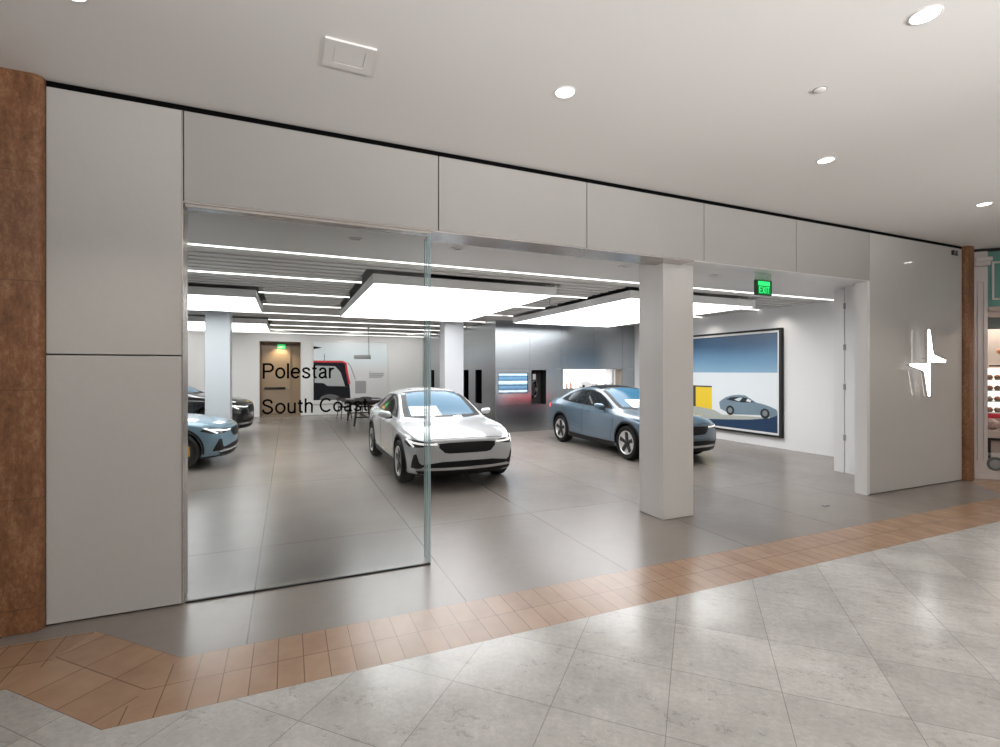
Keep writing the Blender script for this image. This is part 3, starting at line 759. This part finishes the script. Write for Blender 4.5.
obj('case', bx(-.075, .075, -.03, 0, -.04, .04, bev=.008), M['blackgloss'], t)
for x in (-.038, .038): obj('lens', cy((x, -.0305, 0), (x, -.036, 0), .018, n=16), M['chrome'], t)
# hanging exit sign just inside the opening
es = empty('exit_sign', (5.775, 4.62, 2.8)); tag(es, 'green glowing EXIT sign hanging in the shop opening', 'exit sign')
obj('case', bx(-.148, .148, -.018, .018, 0, .20, bev=.004), M['exitblk'], es)
obj('lit_panel', bx(-.112, .118, -.0215, -.0185, .014, .125), M['green'], es); obj('lit_band', bx(-.112, .105, -.0225, -.0185, .126, .182), M['greenlit'], es)
word('letters', 'EXIT', M['greenlit'], es, .19, .085, (-.095, -.0222, .026), sw=.15)
obj('mirror_image_plate', bx(-.15, .15, -.004, .004, .201, .2975), M['exitplate'], es)  # tinted plate standing in for the sign's reflection in the header
e2 = empty('exit_sign', (-.255, BY + 1.045, 2.83)); tag(e2, 'small green exit sign above the tan back door', 'exit sign')
obj('case', bx(-.17, .17, -.03, 0, -.10, .10), M['exitblk'], e2); obj('lit_panel', bx(-.16, .16, -.034, -.0305, -.09, .09), M['greenlit'], e2)
word('letters', 'EXIT', M['white'], e2, .22, .10, (-.11, -.035, -.05), sw=.14)
# ceiling fittings in the mall
def downlight(x, y, z, r, label, grp, ring=M['trim'], glow=M['lamp']):
    t = empty('downlight', (x, y, z)); tag(t, label, 'downlight', grp)
    bm = bmesh.new(); lathe(bm, [(r * .86, -.001), (r * .9, -.008), (r, -.006), (r * 1.02, -.0005)], 40); obj('ring', bm, ring, t, smooth=True)
    obj('lens', cy((0, 0, -.004), (0, 0, -.0012), r * .85, n=40), glow, t)
for x, y, lab in ((1.87, 3.14, 'round recessed downlight in the mall ceiling above the middle of the opening'), (3.37, 1.64, 'round recessed downlight nearest the camera, out over the marble'), (4.80, 3.15, 'round recessed downlight in the mall ceiling above the right part of the opening'),
                  (7.85, 3.21, 'round recessed downlight in the mall ceiling near the glowing star sign'), (10.75, 3.4, 'round recessed downlight in front of the teal shop, seen only mirrored in the sign panel'), (14.9, 1.75, 'round recessed downlight far along the mall beyond the teal shop'), (-1.08, 3.36, 'round recessed downlight cut by the top edge, near the brown pier')):
    downlight(x, y, CZ, .078, lab, 'mall downlights')
for x, y, lab in ((1.87, 5.66, 'tiny square-cut soffit light just right of the lettered pane'), (.69, 5.7, 'tiny soffit light seen through the lettered pane'), (4.36, 5.7, 'tiny soffit light beside the front column'), (6.06, 5.68, 'tiny soffit light just beyond the hanging exit sign'), (8.8, 5.3, 'tiny soffit light over the hinged pocket')):
    t = empty('soffit_light', (x, y, SZ)); tag(t, lab, 'downlight', 'soffit lights')
    bm = bmesh.new(); holed(bm, -.07, .07, -.05, .05, [(-.05, .05, -.032, .032)], -.012, -.0005, 'XZ'); bmesh.ops.transform(bm, matrix=Matrix(((1, 0, 0, 0), (0, 0, 1, 0), (0, 1, 0, 0), (0, 0, 0, 1))), verts=bm.verts)
    obj('frame', bm, M['soffit'], t); obj('lens', bx(-.049, .049, -.031, .031, -.006, -.0006), M['chrome'], t)
t = empty('ceiling_sprinkler', (3.56, 2.38, CZ)); tag(t, 'small round white sprinkler cover in the mall ceiling', 'sprinkler')
bm = bmesh.new(); lathe(bm, [(.0005, -.012), (.036, -.012), (.040, -.009), (.040, -.002)], 28); obj('plate', bm, M['ceil'], t, angle=40); obj('collar', cy((0, 0, -.0025), (0, 0, -.0005), .046, n=28), M['medal'], t)
t = empty('access_hatch', (.365, 3.335, CZ)); tag(t, 'square white access hatch in the mall ceiling', 'hatch')
bm = bmesh.new(); holed(bm, -.155, .155, -.145, .145, [(-.095, .095, -.085, .085)], -.014, -.0005, 'XZ'); bmesh.ops.transform(bm, matrix=Matrix(((1, 0, 0, 0), (0, 0, 1, 0), (0, 1, 0, 0), (0, 0, 0, 1))), verts=bm.verts)
obj('frame', bm, M['ceil'], t); obj('lid', bx(-.0925, .0925, -.0825, .0825, -.012, -.0005), M['ceil'], t); obj('gap', bx(-.0949, .0949, -.0849, .0849, -.0045, -.001), M['medal'], t)
t = empty('floor_outlet', (6.6, 4.33, 0)); tag(t, 'tiny dark floor outlet plate set in the showroom floor', 'floor outlet')
obj('plate', bx(-.05, .05, -.03, .03, .0008, .005), M['blackgloss'], t); obj('lid', bx(-.03, .03, -.018, .018, .0055, .007), M['chrome'], t)
# L-shaped rods and posts hanging under the slats
for x, y, mat, lab in ((4.55, 8.2, M['medal'], 'grey L-shaped rod hanging beside the glowing panel over the blue-grey car'), (4.62, 12.0, M['trim'], 'white L-shaped rod hanging between the two glowing panels, farther back'), (4.42, 10.2, M['trim'], 'white L-shaped rod hanging between the two glowing panels, middle one')):
    bm = bmesh.new(); tube(bm, [(x, y, SZ - .001), (x, y, SZ - .22), (x + .02, y, SZ - .235), (x + .17, y, SZ - .235)], .011)
    tag(obj('ceiling_rod', bm, mat), lab, 'rod')
# ---------------------------------------------------------------- wall pictures
def flat(name, pts, mat, parent, d, plane='XZ', th=.0012): return obj(name, pr(pts, plane, d, d + th), mat, parent)
def rect(a, b, c, d): return [(a, c), (b, c), (b, d), (a, d)]
# big print on the right wall: print plane x = RX-.05, seen from -X
def art_mat():
    m, N, L, b = new_mat('print_sky'); g = NG(m); v, x, y, z = g.coords()
    n = g.noise(v, 2, 4, .6, (1, .35, 1.5)); f = g.math('MULTIPLY_ADD', z, 1., -1.74); f = g.math('MULTIPLY_ADD', n, .18, g.math('SUBTRACT', f, .09))
    L.new(g.ramp(f, [(0., (.25, .42, .56)), (.35, (.14, .28, .43)), (.72, (.04, .105, .20)), (1., (.035, .08, .15))]), b.inputs['Base Color']); b.inputs['Roughness'].default_value = .3
    return m
ar = empty('wall_picture', (RX - .001, 0, 0)); tag(ar, 'large framed print of a small grey car under a blue sky, right wall', 'picture')
A0, A1, AZ0, AZ1 = 7.93, 11.3, .30, 2.75
bm = bmesh.new(); holed(bm, A0 - .06, A1 + .06, AZ0 - .05, AZ1 + .05, [(A0, A1, AZ0, AZ1)], -.085, 0, 'YZ'); obj('frame', bm, M['black'], ar)
bm = bmesh.new(); holed(bm, A0 + .001, A1 - .001, AZ0 + .001, AZ1 - .001, [(A0 + .045, A1 - .045, AZ0 + .045, AZ1 - .045)], -.07, -.01, 'YZ'); obj('mount', bm, M['trim'], ar)
PL = -.045
obj('backing', bx(-.04, -.011, A0 + .046, A1 - .046, AZ0 + .046, AZ1 - .046), M['white'], ar)
a0, a1 = A0 + .046, A1 - .046
flat('print_sky', rect(a0, a1, 1.76, AZ1 - .046), art_mat(), ar, PL, 'YZ')
flat('print_cloud', rect(a0, a1, .70, 1.7599), paint('print_white', (.72, .76, .78), .3), ar, PL, 'YZ')
flat('print_wall', rect(9.93, 10.50, .76, 1.36), paint('print_yellow', (.80, .56, .035), .35), ar, PL - .002, 'YZ')
flat('print_wall_edge', [(10.50, .76), (10.62, .76), (10.62, 1.40), (9.93, 1.40), (9.93, 1.361), (10.50, 1.361)], paint('print_brown', (.05, .045, .035), .4), ar, PL - .002, 'YZ')
flat('print_ground', [(a0, .62), (8.2, .62), (8.75, .585), (9.4, .54), (10.1, .50), (a1, .50), (a1, .86), (10.3, .80), (9.85, .76), (9.6, .66), (9.1, .67), (8.3, .69), (a0, .72)], paint('print_concrete', (.40, .42, .38), .4, noise=.2, nscale=20), ar, PL - .0034, 'YZ')
flat('print_shade', [(a0, AZ0 + .046), (a1, AZ0 + .046), (a1, .50), (10.1, .50), (9.4, .545), (8.75, .60), (8.2, .68), (a0, .82)], paint('print_navy', (.018, .045, .10), .35), ar, PL - .0048, 'YZ')
CARP = [(9.68, .98), (9.62, 1.03), (9.47, 1.12), (9.24, 1.18), (9.05, 1.20), (8.87, 1.19), (8.63, 1.07), (8.55, 1.03), (8.35, 1.0), (8.19, .96), (8.02, .90), (7.99, .84), (8.0, .76), (8.15, .70), (8.47, .735), (9.18, .70), (9.47, .75), (9.65, .81)]
flat('print_car', CARP, paint('print_car_blue', (.18, .25, .30), .3), ar, PL - .0062, 'YZ')
cw = paint('print_dark', (.02, .025, .03), .3)
flat('print_window', [(9.45, 1.06), (9.30, 1.125), (9.02, 1.15), (8.82, 1.13), (8.62, 1.03), (9.0, 1.01)], cw, ar, PL - .0076, 'YZ')
for c in (9.33, 8.32):
    R_ = .125
    flat('print_wheel', [(c + R_ * math.cos(a * PI / 12), .79 + R_ * .98 * math.sin(a * PI / 12) - (.01 if c < 9 else 0)) for a in range(24)], cw, ar, PL - .0078, 'YZ')
    flat('print_rim', [(c + .07 * math.cos(a * PI / 8), .79 + .07 * math.sin(a * PI / 8)) for a in range(16)], paint('print_rim', (.22, .24, .25), .3), ar, PL - .0092, 'YZ')
flat('print_reflection', [(9.2, 1.07), (9.05, 1.13), (8.95, 1.13), (9.05, 1.03)], paint('print_pale', (.6, .68, .72), .3), ar, PL - .0090, 'YZ'); flat('print_reflection', [(8.85, 1.05), (8.80, 1.115), (8.70, 1.07), (8.72, 1.03)], M['paper'], ar, PL - .0090, 'YZ')
# print on the back wall
po = empty('wall_picture', (0, BY - .001, 0)); tag(po, 'pale framed print of a car tail on the back wall above the table', 'picture')
bm = bmesh.new(); holed(bm, .90, 4.0, .45, 3.05, [(.95, 3.95, .50, 3.0)], -.06, 0); obj('frame', bm, M['trim'], po)
def post_mat():
    m, N, L, b = new_mat('poster_ground'); g = NG(m); v, x, y, z = g.coords()
    L.new(g.ramp(g.math('MULTIPLY_ADD', z, .4, -.2), [(.1, (.70, .68, .68)), (.5, (.72, .71, .72)), (.75, (.74, .83, .88)), (1., (.84, .89, .92))]), b.inputs['Base Color']); b.inputs['Roughness'].default_value = .4
    return m
obj('poster', bx(.951, 3.949, -.03, -.01, .501, 2.999), post_mat(), po)
dk, gy, rd = paint('poster_dark', (.006, .006, .010), .6, spec=.15), paint('poster_grey', (.36, .36, .38), .4), paint('poster_red', (.62, .02, .04), .4)
flat('print_shape', [(.96, 2.82), (1.30, 2.76), (1.1, 2.72), (.96, 2.70)], dk, po, -.032)
flat('print_car', [(.96, .60), (2.42, .60), (2.40, 1.0), (2.38, 1.2), (2.25, 2.05), (2.2, 2.17), (.96, 2.19)], dk, po, -.0334)
flat('print_glass', [(1.0, 1.32), (1.35, 1.30), (1.5, 1.18), (2.2, 1.16), (2.02, 1.75), (1.8, 2.0), (1.0, 2.02)], paint('poster_glass', (.42, .43, .44), .4), po, -.0348)
flat('print_light_line', stroke([(.96, 2.19), (2.1, 2.19), (2.23, 2.13), (2.27, 1.8), (2.38, 1.25)], .075), rd, po, -.0362)
flat('print_line', stroke([(1.38, 2.2), (1.38, 2.5)], .02), dk, po, -.032); flat('print_line', stroke([(2.3, 2.15), (2.42, 2.0), (2.62, 1.45)], .02), dk, po, -.032)
flat('print_arch', [(1.6 + .42 * math.cos(a * PI / 14), .60 + .24 * math.sin(a * PI / 14)) for a in range(15)], paint('poster_arch', (.13, .13, .135), .5), po, -.0348)
flat('print_block', rect(2.61, 3.06, .85, 1.38), paint('poster_block', (.34, .33, .34), .5), po, -.032)
for k in range(3): flat('print_text', rect(3.18, 3.80 - .08 * (k == 2), 1.66 - k * .075, 1.715 - k * .075), gy, po, -.032)
flat('print_text', rect(3.18, 3.28, 1.76, 1.79), gy, po, -.032)
# screen in the metal wall
sc = empty('display_screen', (6.105, MY + .02, 1.44)); tag(sc, 'wall screen showing blue and white bands in the metal wall', 'screen')
obj('case', bx(-.482, .482, .0, .06, -.302, .302), M['blackgloss'], sc)
def screen_mat():
    m, N, L, b = new_mat('screen_picture'); g = NG(m); v, x, y, z = g.coords()
    n = g.noise(v, 6, 6, .7, (.9, 1, 4)); f = g.math('MULTIPLY_ADD', z, 1.75, .5); f2 = g.math('MULTIPLY_ADD', n, .10, g.math('SUBTRACT', f, .05))
    c = g.ramp(f2, [(.0, (.02, .05, .10)), (.10, (.55, .65, .72)), (.16, (.03, .07, .13)), (.32, (.10, .22, .34)), (.40, (.02, .05, .09)), (.50, (.40, .58, .70)), (.56, (.62, .75, .82)), (.64, (.04, .10, .18)), (.78, (.10, .24, .38)), (.86, (.03, .09, .17)), (.92, (.45, .60, .70)), (1., (.40, .55, .65))])
    L.new(c, b.inputs['Base Color']); L.new(c, b.inputs['Emission Color']); b.inputs['Emission Strength'].default_value = .9
    return m
obj('picture', bx(-.465, .465, -.004, -.0005, -.285, .285), screen_mat(), sc)
# ---------------------------------------------------------------- cars
def place(o, nose, yaw_deg, scale=(1, 1, 1)):
    """nose: ground point under the nose tip; yaw 0 = facing the mall, +90 = facing +x"""
    o.location = (nose[0], nose[1], 0.0015); o.rotation_euler.z = math.radians(yaw_deg); o.scale = scale
place(car0, (2.545, 7.11), 0)
c1 = copy_tree(car0); paint_tree(c1, C_BLUE); place(c1, (7.18, 7.28), -1.3); c1['label'] = 'blue-grey fastback car partly hidden by the front column'
c2 = copy_tree(car0); paint_tree(c2, C_ICE); place(c2, (-.92, 11.2), 88); c2['label'] = 'pale blue car nose entering beside the pale panels'
c3 = copy_tree(car0); paint_tree(c3, C_BLK); place(c3, (-.90, 15.7), 86, (1.06, 1.05, 1.2)); c3['label'] = 'black car seen either side of the rear column'
for sc_ in (c2,):
    for ch in children(sc_):
        if ch.name.startswith('wheel'):
            for k in children(ch):
                if k.name.startswith('rim'): k.material_slots[0].link = 'OBJECT'; k.material_slots[0].material = C_SPOKE
            if ch.data.vertices[0].co.x < 0 and ch.data.vertices[0].co.y < 2:
                bm = bmesh.new(); box(bm, -.915, -.88, FA - .20, FA - .13, WR - .08, WR + .10, bev=.01); obj('brake_caliper', bm, C_GOLD, ch)
for ch in children(car0):
    if ch.name.startswith('roof_glass'): ch.material_slots[0].link = 'OBJECT'; ch.material_slots[0].material = C_BODY; ch['label'] = 'roof glass with its pale reflection as white paint'  # pale reflection on the dark roof glass put in as body paint
# info sheets lying behind the windscreens (as parts of their cars)
for c_, dx in ((car0, -.30), (c1, -.1)):
    sh = patch('info_sheet', [(dx - .27, 1.005), (dx + .27, 1.005), (dx + .25, 1.15), (dx - .25, 1.15)], 'screen', M['paper'], c_, off=.010)
    for k, (a, b) in enumerate(((-.02, .17), (-.12, .05))): patch('print_line', rect(dx + a, dx + b, 1.085 - .05 * k, 1.097 - .05 * k), 'screen', M['medal'], sh, off=.013, thick=.002)
# ---------------------------------------------------------------- table, chairs, pendant
tb = empty('table', (2.38, 17.6, 0)); tag(tb, 'long dark wooden table near the back wall picture', 'table')
obj('tabletop', bx(-.70, .70, -1.15, 1.15, .765, .81, bev=.01), M['wood'], tb); obj('apron', bx(-.52, .52, -.98, .98, .68, .764), M['wood'], tb)
for sx in (-1, 1):
    for sy in (-1, 1):
        bm = bmesh.new(); cyl(bm, (sx * .40, sy * .98, .001), (sx * .30, sy * .86, .679), .03, .042, n=12); obj('leg', bm, M['wood'], tb, angle=40)
for sy in (-1, 1): obj('cross_bar', bx(-.36, .36, sy * .935 - .02, sy * .935 + .02, .26, .30), M['wood'], tb)
obj('stretcher', bx(-.02, .02, -.91, .91, .262, .298), M['wood'], tb)
def chair(x, y, rz, label):
    t = empty('chair', (x, y, 0), rz); tag(t, label, 'chair', 'chairs around the dark table')
    bm = bmesh.new(); prism(bm, [(.23 * math.cos(a * PI / 10) * (1.05), .22 * math.sin(a * PI / 10)) for a in range(20)], 'XY', .43, .475); obj('seat', bm, M['wood'], t, angle=40)
    for a, b in ((-.19, -.17), (.19, -.17), (-.2, .18), (.2, .18)): obj('leg', cy((a * 1.1, b * 1.1, .001), (a * .8, b * .8, .43), .014, .018, n=10), M['wood'], t)
    bm = bmesh.new(); pts = [(.28 * math.cos(math.radians(a)), .25 * math.sin(math.radians(a)), .72 + .07 * math.sin(math.radians(a)) * (1 if a > 0 and a < 180 else .3)) for a in range(-30, 211, 12)]
    tube(bm, pts, .02); obj('back_rail', bm, M['wood'], t, smooth=True)
    for a in (40, 90, 140): obj('spindle', cy((.2 * math.cos(math.radians(a)), .19 * math.sin(math.radians(a)), .475), (.28 * math.cos(math.radians(a)), .25 * math.sin(math.radians(a)), .765), .011, n=8), M['wood'], t)
chair(1.95, 19.35, .3, 'dark round-backed chair behind the table, below the picture')
chair(2.75, 19.3, 0, 'dark round-backed chair behind the table, half behind the white car')
for x, y, lab in ((2.0, 17.9, 'white open booklet on the dark table, farther from the white car'), (2.80, 17.3, 'white open booklet on the dark table, next to the white car')):
    t = empty('booklet', (x, y, .8105)); tag(t, lab, 'booklet', 'booklets on the table')
    for s in (-1, 1):
        bm = bmesh.new(); prism(bm, [(0, .0), (s * .16, .008), (s * .16, .014), (s * .08, .03), (0, .02)], 'XZ', -.12, .12); obj('page', bm, M['paper'], t)
pn = empty('pendant_lamp', (2.28, 17.0, 2.27)); tag(pn, 'slim tube pendant lamp hanging over the dark table', 'pendant lamp')
bm = bmesh.new(); lathe(bm, [(.0005, -.26), (.06, -.26), (.066, -.255), (.066, .255), (.06, .26), (.0005, .26)], 28, 'X'); obj('lamp_shade', bm, M['paper'], pn, angle=40)
obj('end_cap', cy((.2605, 0, 0), (.275, 0, 0), .06), M['medal'], pn); obj('cord', cy((.22, 0, .066), (.22, 0, SZ - 2.27 - .001), .017, n=10), M['trim'], pn)
obj('ceiling_cap', cy((.22, 0, SZ - 2.27 - .05), (.22, 0, SZ - 2.27 - .001), .045), M['trim'], pn)
# ---------------------------------------------------------------- things in the niches of the metal wall
t = empty('model_car', (8.80, MY + .05, 1.2605), 0); tag(t, 'pale scale-model car in the lit niche of the metal wall', 'model car')
bm = bmesh.new(); bm.from_mesh(body_mesh); bmesh.ops.delete(bm, geom=[f for f in bm.faces if f.material_index == 1], context='FACES')
bmesh.ops.transform(bm, matrix=Matrix.Translation((0, .13, -.006)) @ Matrix.Rotation(PI / 2, 4, 'Z') @ Matrix.Translation((0, -.25, 0)) @ Matrix.Diagonal((.13, .13, .16, 1)), verts=bm.verts); obj('body', bm, M['paper'], t, smooth=True)
for s in (FA, RA): obj('wheel', cy((-(s * .13 - .25), .13 - .118, .05), (-(s * .13 - .25), .13 + .118, .05), .045, n=20), C_TYRE, t)
for i, (x, z, r, mat, kind, lab) in enumerate(((8.02, .20, .035, M['cream'], 'vase', 'tall cream vase in the lit niche'), (8.17, .26, .03, M['peach'], 'bottle', 'slim peach bottle beside the cream vase'), (9.13, .12, .05, M['black'], 'bowl', 'small black bowl next to the model car'), (9.46, .13, .055, M['black'], 'bowl', 'small black bowl at the far end of the lit niche'), (9.84, .05, .11, M['wood'], 'tray', 'low dark tray in the dim end niche'), (9.26, .07, .05, M['paper'], 'dish', 'small white dish between the two black bowls'))):
    bm = bmesh.new()
    if kind in ('vase', 'bottle'): lathe(bm, [(.0005, .001), (r, .001), (r * 1.15, z * .3), (r, z * .6), (r * .4, z * .75), (r * .4, z * .97), (r * .5, z), (r * .3, z), (r * .3, z * .9), (.0005, z * .9)], 20)
    else: lathe(bm, [(.0005, .001), (r * .7, .001), (r, z * .5), (r * .95, z), (r * .86, z), (r * .8, z * .4), (.0005, z * .25)], 20)
    o = obj(kind, bm, mat, None, smooth=True); o.location = (x, MY + .16, 1.26); tag(o, lab, kind)
cb = empty('charging_cable', (6.83, MY + .12, 1.38)); tag(cb, 'coiled black charging cable hung in the dark niche', 'cable')
bm = bmesh.new()
for k in range(4): tube(bm, [(.10 * math.sin(a * PI / 12), .03 * k - .05, -.12 + .24 * math.cos(a * PI / 12) - .01 * k) for a in range(25)], .018)
obj('coil', bm, M['blackgloss'], cb); obj('plug', bx(-.05, .05, -.07, .02, .16, .33, bev=.012), M['medal'], cb); obj('hook', cy((0, .0, .12), (0, .209, .12), .012), M['chrome'], cb)
# ---------------------------------------------------------------- the neighbouring shop, its front turned 45 degrees
BEFORE = set(bpy.data.objects)
SX = 10.62
sh = struct(empty('wall_shop'))
bm = bmesh.new(); box(bm, SX, SX + .14, 4.29, 4.46, .12, 3.55); box(bm, SX - .02, SX + .14, 4.27, 4.46, .002, .12)
obj('pilaster', bm, M['shopwhite'], sh)
bm = bmesh.new(); box(bm, SX - .012, SX, 4.325, 4.345, .3, 3.3); box(bm, SX - .012, SX, 4.405, 4.425, .3, 3.3); box(bm, SX - .0125, SX, 4.346, 4.404, 3.28, 3.3); obj('pilaster_moulding', bm, M['shopwhite'], sh)
bm = bmesh.new(); box(bm, SX - .05, SX + .14, 4.24, 4.46, 3.63, 3.70, bev=.012); box(bm, SX + .0, SX + .14, 4.29, 4.46, 3.701, 3.799); box(bm, SX - .03, SX + .14, 4.26, 4.46, 3.56, 3.629, bev=.008); obj('capital', bm, M['shopwhite'], sh)
obj('fascia', bx(SX + .02, SX + .1, -1.5, 4.289, 2.87, 3.79), M['teal'], sh)
bm = bmesh.new(); holed(bm, 1.8, 4.235, 2.98, 3.62, [(1.83, 4.205, 3.01, 3.59)], SX + .0, SX + .019, 'YZ'); obj('fascia_moulding', bm, M['shopwhite'], sh)
bm = bmesh.new(); box(bm, SX - .02, SX + .1, -1.5, 4.289, 2.80, 2.868); box(bm, SX + .0, SX + .1, -1.5, 4.289, 2.72, 2.799); box(bm, SX - .03, SX + .1, -1.5, 4.289, 2.69, 2.719); obj('cornice', bm, M['cornice'], sh)
obj('head_band', bx(SX + .03, SX + .1, -1.5, 4.289, 2.50, 2.689), M['shopgrey'], sh)
obj('shadow_gap', bx(SX + .02, SX + .14, -1.5, 4.46, 3.80, 3.849), M['black'], sh)
obj('shop_wall', bx(SX + .75, SX + .8, 3.0, 4.46, .3, 2.75), M['cream'], sh); obj('shop_ceiling', bx(SX + .101, SX + .8, 3.0, 4.46, 2.76, 2.8), M['cream'], sh)
obj('added_shop_pier', bx(SX + .001, SX + .8, -1.5, 2.999, .002, 2.499), M['cornice'], sh); obj('shop_end', bx(SX + .14, SX + .8, 4.461, 4.5, .2, 2.75), M['cream'], sh)  # unseen pier added so little shop glow mirrors in the sign panel
obj('cove_light', bx(SX + .2, SX + .7, 3.05, 4.40, 2.735, 2.755), emit('cove_glow', (1, .96, .9), 6.), sh)
obj('plinth', bx(SX + .01, SX + .6, 3.0, 4.289, .002, .44), M['shopwhite'], sh); obj('plinth_base', bx(SX - .01, SX + .009, 3.0, 4.268, .002, .06), M['shopwhite'], sh)
# counter
ct = empty('display_counter', (SX + .3, 3.4, .441)); tag(ct, 'pale shop counter with dark frame above the white plinth', 'counter')
obj('base', bx(-.22, .2, -.39, .86, .0, .20), M['cornice'], ct); obj('top', bx(-.29, .24, -.39, .885, .245, .36), M['cream'], ct); obj('rail', bx(-.295, .235, -.39, .885, .205, .244), M['wood'], ct)
obj('post', bx(-.29, -.25, .845, .885, -.10, .204), M['wood'], ct)
t = empty('plaster_medallion', (SX + .009, 4.19, .26)); tag(t, 'round grey ornamental medallion on the white shop plinth', 'medallion')
for nm, pf, mt in (('rim', [(.075, -.001), (.075, -.02), (.10, -.028), (.112, -.018), (.112, -.001)], M['shopgrey']), ('disc', [(.0005, -.014), (.03, -.018), (.045, -.010), (.074, -.012)], M['medal'])):
    bm = bmesh.new(); lathe(bm, pf, 32, 'X'); obj(nm, bm, mt, t, smooth=True)
# backlit shelves with rows of rounded bowls
sf = empty('backlit_shelf', (SX + .55, 3.9, .9)); tag(sf, 'backlit white display shelving in the teal shop', 'shelves')
obj('back_panel', bx(.12, .15, -.85, .53, .12, .95), M['backlit'], sf)
for k in range(4): obj('shelf', bx(-.06, .119, -.85, .53, .165 + k * .19, .18 + k * .19), M['glassedge'], sf)
names = ['bottom', 'third', 'second', 'top']
for k in range(4):
    for j in range(3):
        o = empty('bowl', (SX + .55 + .03, 4.02 - j * .108, .9 + .1805 + k * .19)); tag(o, f'small glazed bowl with heaped contents on the {names[k]} backlit shelf, ' + ['beside the pilaster', 'second from the pilaster', 'third from the pilaster'][j], 'bowl', 'bowls on the backlit shelves')
        bm = bmesh.new(); lathe(bm, [(.0005, 0), (.03, 0), (.043, .02), (.050, .055), (.046, .055), (.039, .025), (.0005, .02)], 20); obj('body', bm, M['bowl'], o, smooth=True)
        bm = bmesh.new(); bmesh.ops.create_icosphere(bm, subdivisions=2, radius=.042)
        for v in bm.verts: v.co = Vector((v.co.x, v.co.y, (.050) + max(-.01, v.co.z) * .9)) + Vector((random.uniform(-.006, .006), random.uniform(-.006, .006), random.uniform(-.006, .006)))
        obj('contents', bm, [M['peach'], M['cream'], M['peach'], M['bowl']][(k + j) % 4], o, smooth=True)
rl = obj('hanging_rail', cy((SX + .50, 3.1, 1.89), (SX + .50, 4.06, 1.89), .014, n=12), M['wood']); tag(rl, 'thin dark rail above the backlit bowls', 'rail')
t = obj('ribbon_strip', bx(SX + .40, SX + .58, 3.1, 4.3, .985, 1.06, bev=.01), M['red']); tag(t, 'red strip along the foot of the backlit shelving', 'strip')
for j in range(3):
    bm = bmesh.new(); bmesh.ops.create_icosphere(bm, subdivisions=3, radius=.09)
    for v in bm.verts: v.co = Vector((v.co.x, v.co.y * 1.05, .088 + max(-.087, v.co.z))) * 1.0 + v.co.normalized() * random.uniform(-.01, .01)
    o = obj('gift_bag', bm, M['plush'], None, smooth=True); o.location = (SX + .22, 4.14 - j * .2, .812); tag(o, ['flower-patterned bundle on the pale counter beside the pilaster', 'flower-patterned bundle on the pale counter, second from the pilaster', 'flower-patterned bundle on the pale counter, third from the pilaster'][j], 'bundle', 'bundles on the counter')
bm = bmesh.new(); bmesh.ops.create_icosphere(bm, subdivisions=2, radius=.06)
o = obj('paper_lantern', bm, M['peach'], None, smooth=True); o.location = (SX + .45, 3.92, 2.14); tag(o, 'round orange ornament hanging above the dark rail', 'ornament')
bpy.context.view_layer.update()
TURN = Matrix.Translation((10.60, 4.46, 0)) @ Matrix.Rotation(PI / 4, 4, 'Z') @ Matrix.Translation((-SX, -4.46, 0))
for o in set(bpy.data.objects) - BEFORE:
    if o.parent is None: o.matrix_world = TURN @ o.matrix_world
# ---------------------------------------------------------------- light
def area(name, loc, size, power, col=(1, 1, 1), rot=(0, 0, 0)):
    l = bpy.data.lights.new(name, 'AREA'); l.shape = 'RECTANGLE'; l.size, l.size_y = size; l.energy = power; l.color = col
    o = bpy.data.objects.new(name, l); o.location = loc; o.rotation_euler = rot; return link(o)
def spot(name, loc, power, ang, blend=.6, col=(1, .93, .84), rad=.05, to=None):
    l = bpy.data.lights.new(name, 'SPOT'); l.energy = power; l.spot_size = math.radians(ang); l.spot_blend = blend; l.color = col; l.shadow_soft_size = rad
    o = bpy.data.objects.new(name, l); o.location = loc
    if to: o.rotation_euler = (Vector(to) - Vector(loc)).to_track_quat('-Z', 'Y').to_euler()
    return link(o)
for x, y in ((1.87, 3.14), (3.37, 1.64), (4.80, 3.15), (7.85, 3.21), (10.75, 3.4), (-1.08, 3.36)): spot('mall_spot', (x, y, CZ - .03), 50, 95)
for x, tx in ((-4.2, -2.2), (-2.2, .2), (5.2, 3.6), (9.5, 8.)): spot('ceiling_fill_spot', (x, -4.0, 1.6), 1500 if x < 0 else 2200, 76, 1., col=(1, .98, .96), rad=.3, to=(tx, -1.7, CZ))  # unseen spots added behind the camera to brighten the mall ceiling
for x in (-3.5, -.3, 2.4, 4.6): spot('wall_wash_spot', (x, BY - 2.2, SZ - .05), 110, 125, 1., (1, .97, .94), to=(x, BY, 1.5))  # added spots, brighten the dim back wall
for y in (7.9, 9.9): spot('wall_wash_spot', (RX - .35, y, SZ - .03), 16, 110, 1., to=(RX - .1, y, 1.5))
spot('recess_lamp', (-.28, BY + .75, 2.95), 55, 110, .8, (1, .78, .45), to=(-.28, BY + 1.1, 1.2))
W = bpy.data.worlds.new('mall_daylight'); SC.world = W; W.use_nodes = True
W.node_tree.nodes['Background'].inputs[0].default_value = (1, .975, .95, 1); W.node_tree.nodes['Background'].inputs[1].default_value = 1.25
# ---------------------------------------------------------------- camera
cd = bpy.data.cameras.new('camera'); cam = link(bpy.data.objects.new('camera', cd))
cam.location = (0, 0, 1.8); cam.rotation_euler = (PI / 2, 0, -math.atan(212 / 493))
cd.sensor_width = 36; cd.lens = 493 / 1000 * 36; cd.shift_y = -.0025; cd.clip_start = .05; cd.clip_end = 200
SC.camera = cam
